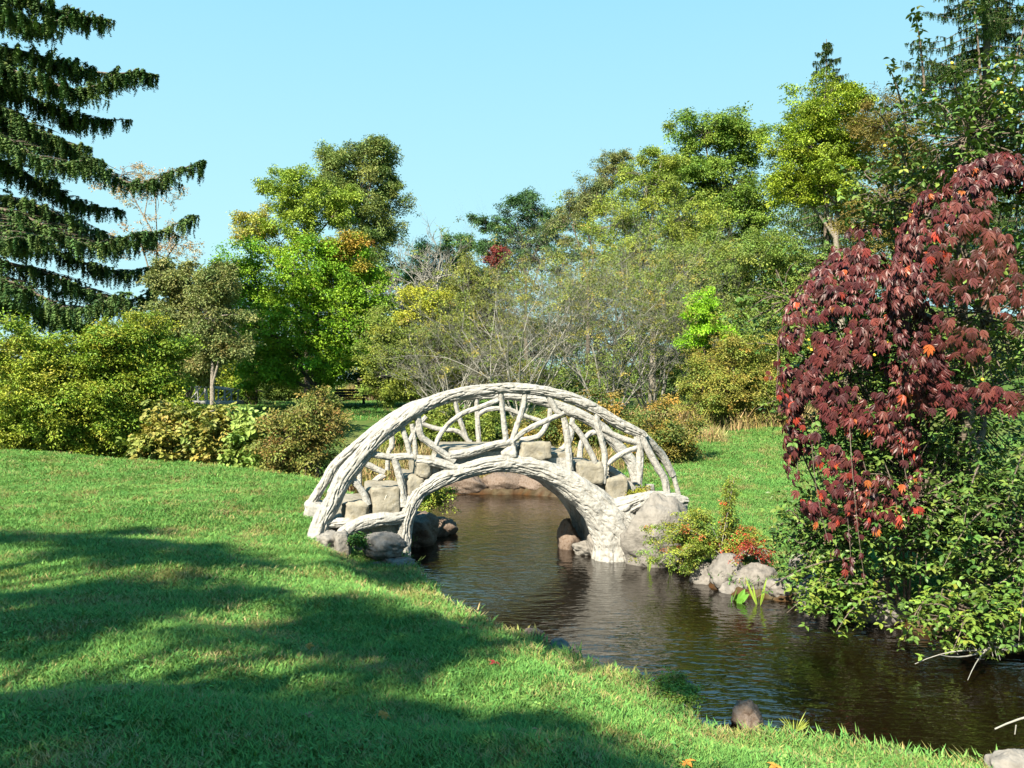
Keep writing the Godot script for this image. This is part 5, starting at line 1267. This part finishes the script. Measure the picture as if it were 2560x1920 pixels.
func make_furniture():
	var x := -9.4
	var z := -50.0
	var b := thing("park_bench", Vector3(x, ground_y(x, z), z), "dark wooden park bench on the far meadow", "bench")
	for k in 3: slat(b, "seat_slat", Vector3(0, 0.45, -0.15 + k * 0.16), Vector3(1.9, 0.05, 0.13), 0.0, M.dark_wood)
	for k in 3: slat(b, "back_slat", Vector3(0, 0.6 + k * 0.16, -0.26 - k * 0.03), Vector3(1.9, 0.13, 0.05), -0.15, M.dark_wood)
	for s in [-0.8, 0.8]:
		for d in [-0.2, 0.2]: slat(b, "leg", Vector3(s, 0.2, d), Vector3(0.08, 0.44, 0.08), 0.0, M.dark_wood)
	x = -15.6
	z = -44.0
	var f := thing("footbridge", Vector3(x, ground_y(x, z) + 0.45, z), "small distant white rustic footbridge half hidden by shrubs", "bridge")
	f.scale = Vector3.ONE * 0.8
	for w in [0.0, -1.3]:
		bar(f, "handrail", Vector3(-1.3, 1.0, w), Vector3(0.5, 0.98, w), 0.07, M.cement)
		bar(f, "handrail", Vector3(0.45, 0.98, w), Vector3(1.75, 0.78, w), 0.07, M.cement)
		for p in [[-1.2, -1.1], [-0.5, -0.55], [0.1, 0.0], [0.75, 0.8], [1.2, 1.15], [1.6, 1.62]]:
			bar(f, "baluster", Vector3(p[0], 0.0, w), Vector3(p[1], 0.95 if p[0] < 0.5 else 0.85, w), 0.05, M.cement)
		bar(f, "brace", Vector3(0.75, 0.1, w), Vector3(1.6, 0.78, w), 0.045, M.cement)
		bar(f, "brace", Vector3(-1.1, 0.1, w), Vector3(-0.4, 0.9, w), 0.045, M.cement)
	var d := put(f, "deck", block(Vector3(3.6, 0.22, 1.5), 0.05, 0.02, 2.0), M.cement)
	d.position = Vector3(0.2, 0.0, -0.65)

func _ready():
	noise.noise_type = FastNoiseLite.TYPE_SIMPLEX_SMOOTH
	noise.frequency = 1.0
	noise.fractal_type = FastNoiseLite.FRACTAL_NONE
	noise.seed = 12
	# camera, sky, sun, exposure
	var cam := Camera3D.new()
	cam.name = "camera"
	cam.position = Vector3(0, 2.83, 0)
	cam.fov = 48.0
	cam.far = 3000.0
	cam.near = 0.1
	add_child(cam)
	var env := Environment.new()
	env.background_mode = Environment.BG_SKY
	var sky := ProceduralSkyMaterial.new()
	sky.sky_top_color = Color(0.002, 0.135, 0.29).linear_to_srgb()
	sky.sky_horizon_color = Color(0.19, 0.302, 0.307).linear_to_srgb()
	sky.sky_curve = 0.55
	sky.ground_horizon_color = Color(0.14, 0.18, 0.15).linear_to_srgb()
	sky.ground_bottom_color = Color(0.08, 0.09, 0.06).linear_to_srgb()
	sky.sun_angle_max = 3.0
	env.sky = Sky.new()
	env.sky.sky_material = sky
	env.tonemap_mode = Environment.TONE_MAPPER_LINEAR
	env.tonemap_exposure = 3.5
	env.sdfgi_enabled = true
	env.ssao_enabled = true
	env.ssil_enabled = true
	var we := WorldEnvironment.new()
	we.name = "environment"
	we.environment = env
	add_child(we)
	var sun := DirectionalLight3D.new()
	sun.name = "sun"
	sun.light_energy = 1.6
	sun.light_color = Color(1.0, 0.955, 0.87)
	sun.light_angular_distance = 0.5
	sun.shadow_enabled = true
	var az := deg_to_rad(-31.0)
	var el := deg_to_rad(40.0)
	var to_sun := Vector3(sin(az) * cos(el), sin(el), cos(az) * cos(el))
	add_child(sun)
	sun.look_at_from_position(Vector3.ZERO, -to_sun, Vector3.UP)
	# the setting, then the things
	materials()
	make_land()
	print("land ", Time.get_ticks_msec())
	make_grass()
	make_bridge()
	make_rocks()
	print("bridge ", Time.get_ticks_msec())
	sprays = [spray(1, 26, 0.46, 0.16, 0.085), spray(2, 26, 0.44, 0.15, 0.09), spray(3, 28, 0.46, 0.15, 0.075)]
	big_sprays = [spray(4, 15, 0.38, 0.22, 0.13, true)]
	var cols := palettes()
	var n := 0
	for q in TREES:
		make_tree(q, cols[q[0]], n)
		n += 1
	print("trees ", Time.get_ticks_msec())
	make_shade_trees(cols)
	make_near_spruce()
	make_spruce(22.0, -40.0, 23.5, 6.0, "tall dark spruce behind the apple tree on the slope", 1, 130)
	make_spruce(22.6, -62.0, 23.1, 5.2, "narrow spruce top rising behind the bright yellow-green locust", 2, 70)
	make_bare("twiggy_shrub", "tall grey twiggy shrub with few leaves behind the bridge crown", "bush", "grey leafless shrubs behind the bridge", 0.34, -37.0, 11.5, 10, 4, 0.6, 0.06, 700, 1)
	make_bare("twiggy_shrub", "wide grey twiggy shrub behind the bridge's descending rail", "bush", "grey leafless shrubs behind the bridge", 4.1, -36.5, 10.5, 10, 4, 0.65, 0.06, 800, 2)
	make_bare("twiggy_shrub", "lower grey twiggy shrub beside the yellow-topped tree", "bush", "grey leafless shrubs behind the bridge", -2.5, -38.0, 6.5, 11, 4, 0.65, 0.07, 360, 3)
	make_bare("twiggy_shrub", "grey twiggy shrub in front of the golden-olive tree", "bush", "grey leafless shrubs behind the bridge", 6.2, -38.0, 10.0, 8, 4, 0.55, 0.06, 800, 4)
	make_bare("bare_tree", "slender almost leafless tree beside the tall dark olive tree", "tree", "", -6.4, -60.0, 15.5, 1, 5, 0.05, 0.2, 0, 5)
	print("plants ", Time.get_ticks_msec())
	make_apple()
	make_creeper()
	make_small_plants()
	make_furniture()
	print("done ", Time.get_ticks_msec())

func make_shade_trees(cols: Dictionary):
	# the trees behind the photographer whose shadows lie across the lawn
	var k := 0
	for q in [[-12.5, 3.5, 15.0, 3.6, "broad tree behind the photographer shading the lawn"], [-8.4, 5.0, 13.0, 3.4, "tall tree further behind the photographer shading the lawn"], [-8.0, 6.8, 11.0, 2.2, "smaller tree behind the photographer shading the lawn"]]:
		var y := ground_y(q[0], q[1])
		var lobes := []
		for j in 15:
			var a := j * 2.4
			var f := j / 14.0
			var w: float = q[3] * (1.0 - 0.45 * f)
			lobes.append([q[0] + cos(a) * w, y + 4.6 + f * (q[2] - 5.0), q[1] + sin(a) * w * 0.8, 1.3, 0.6, 1.3, 11, 0])
		make_tree(["shade", "ash_tree", q[4], "tree", "", q[0], q[1], 0.24, lobes, {"spray": 1.0, "per": 8}], cols["shade"], 90 + k)
		k += 1
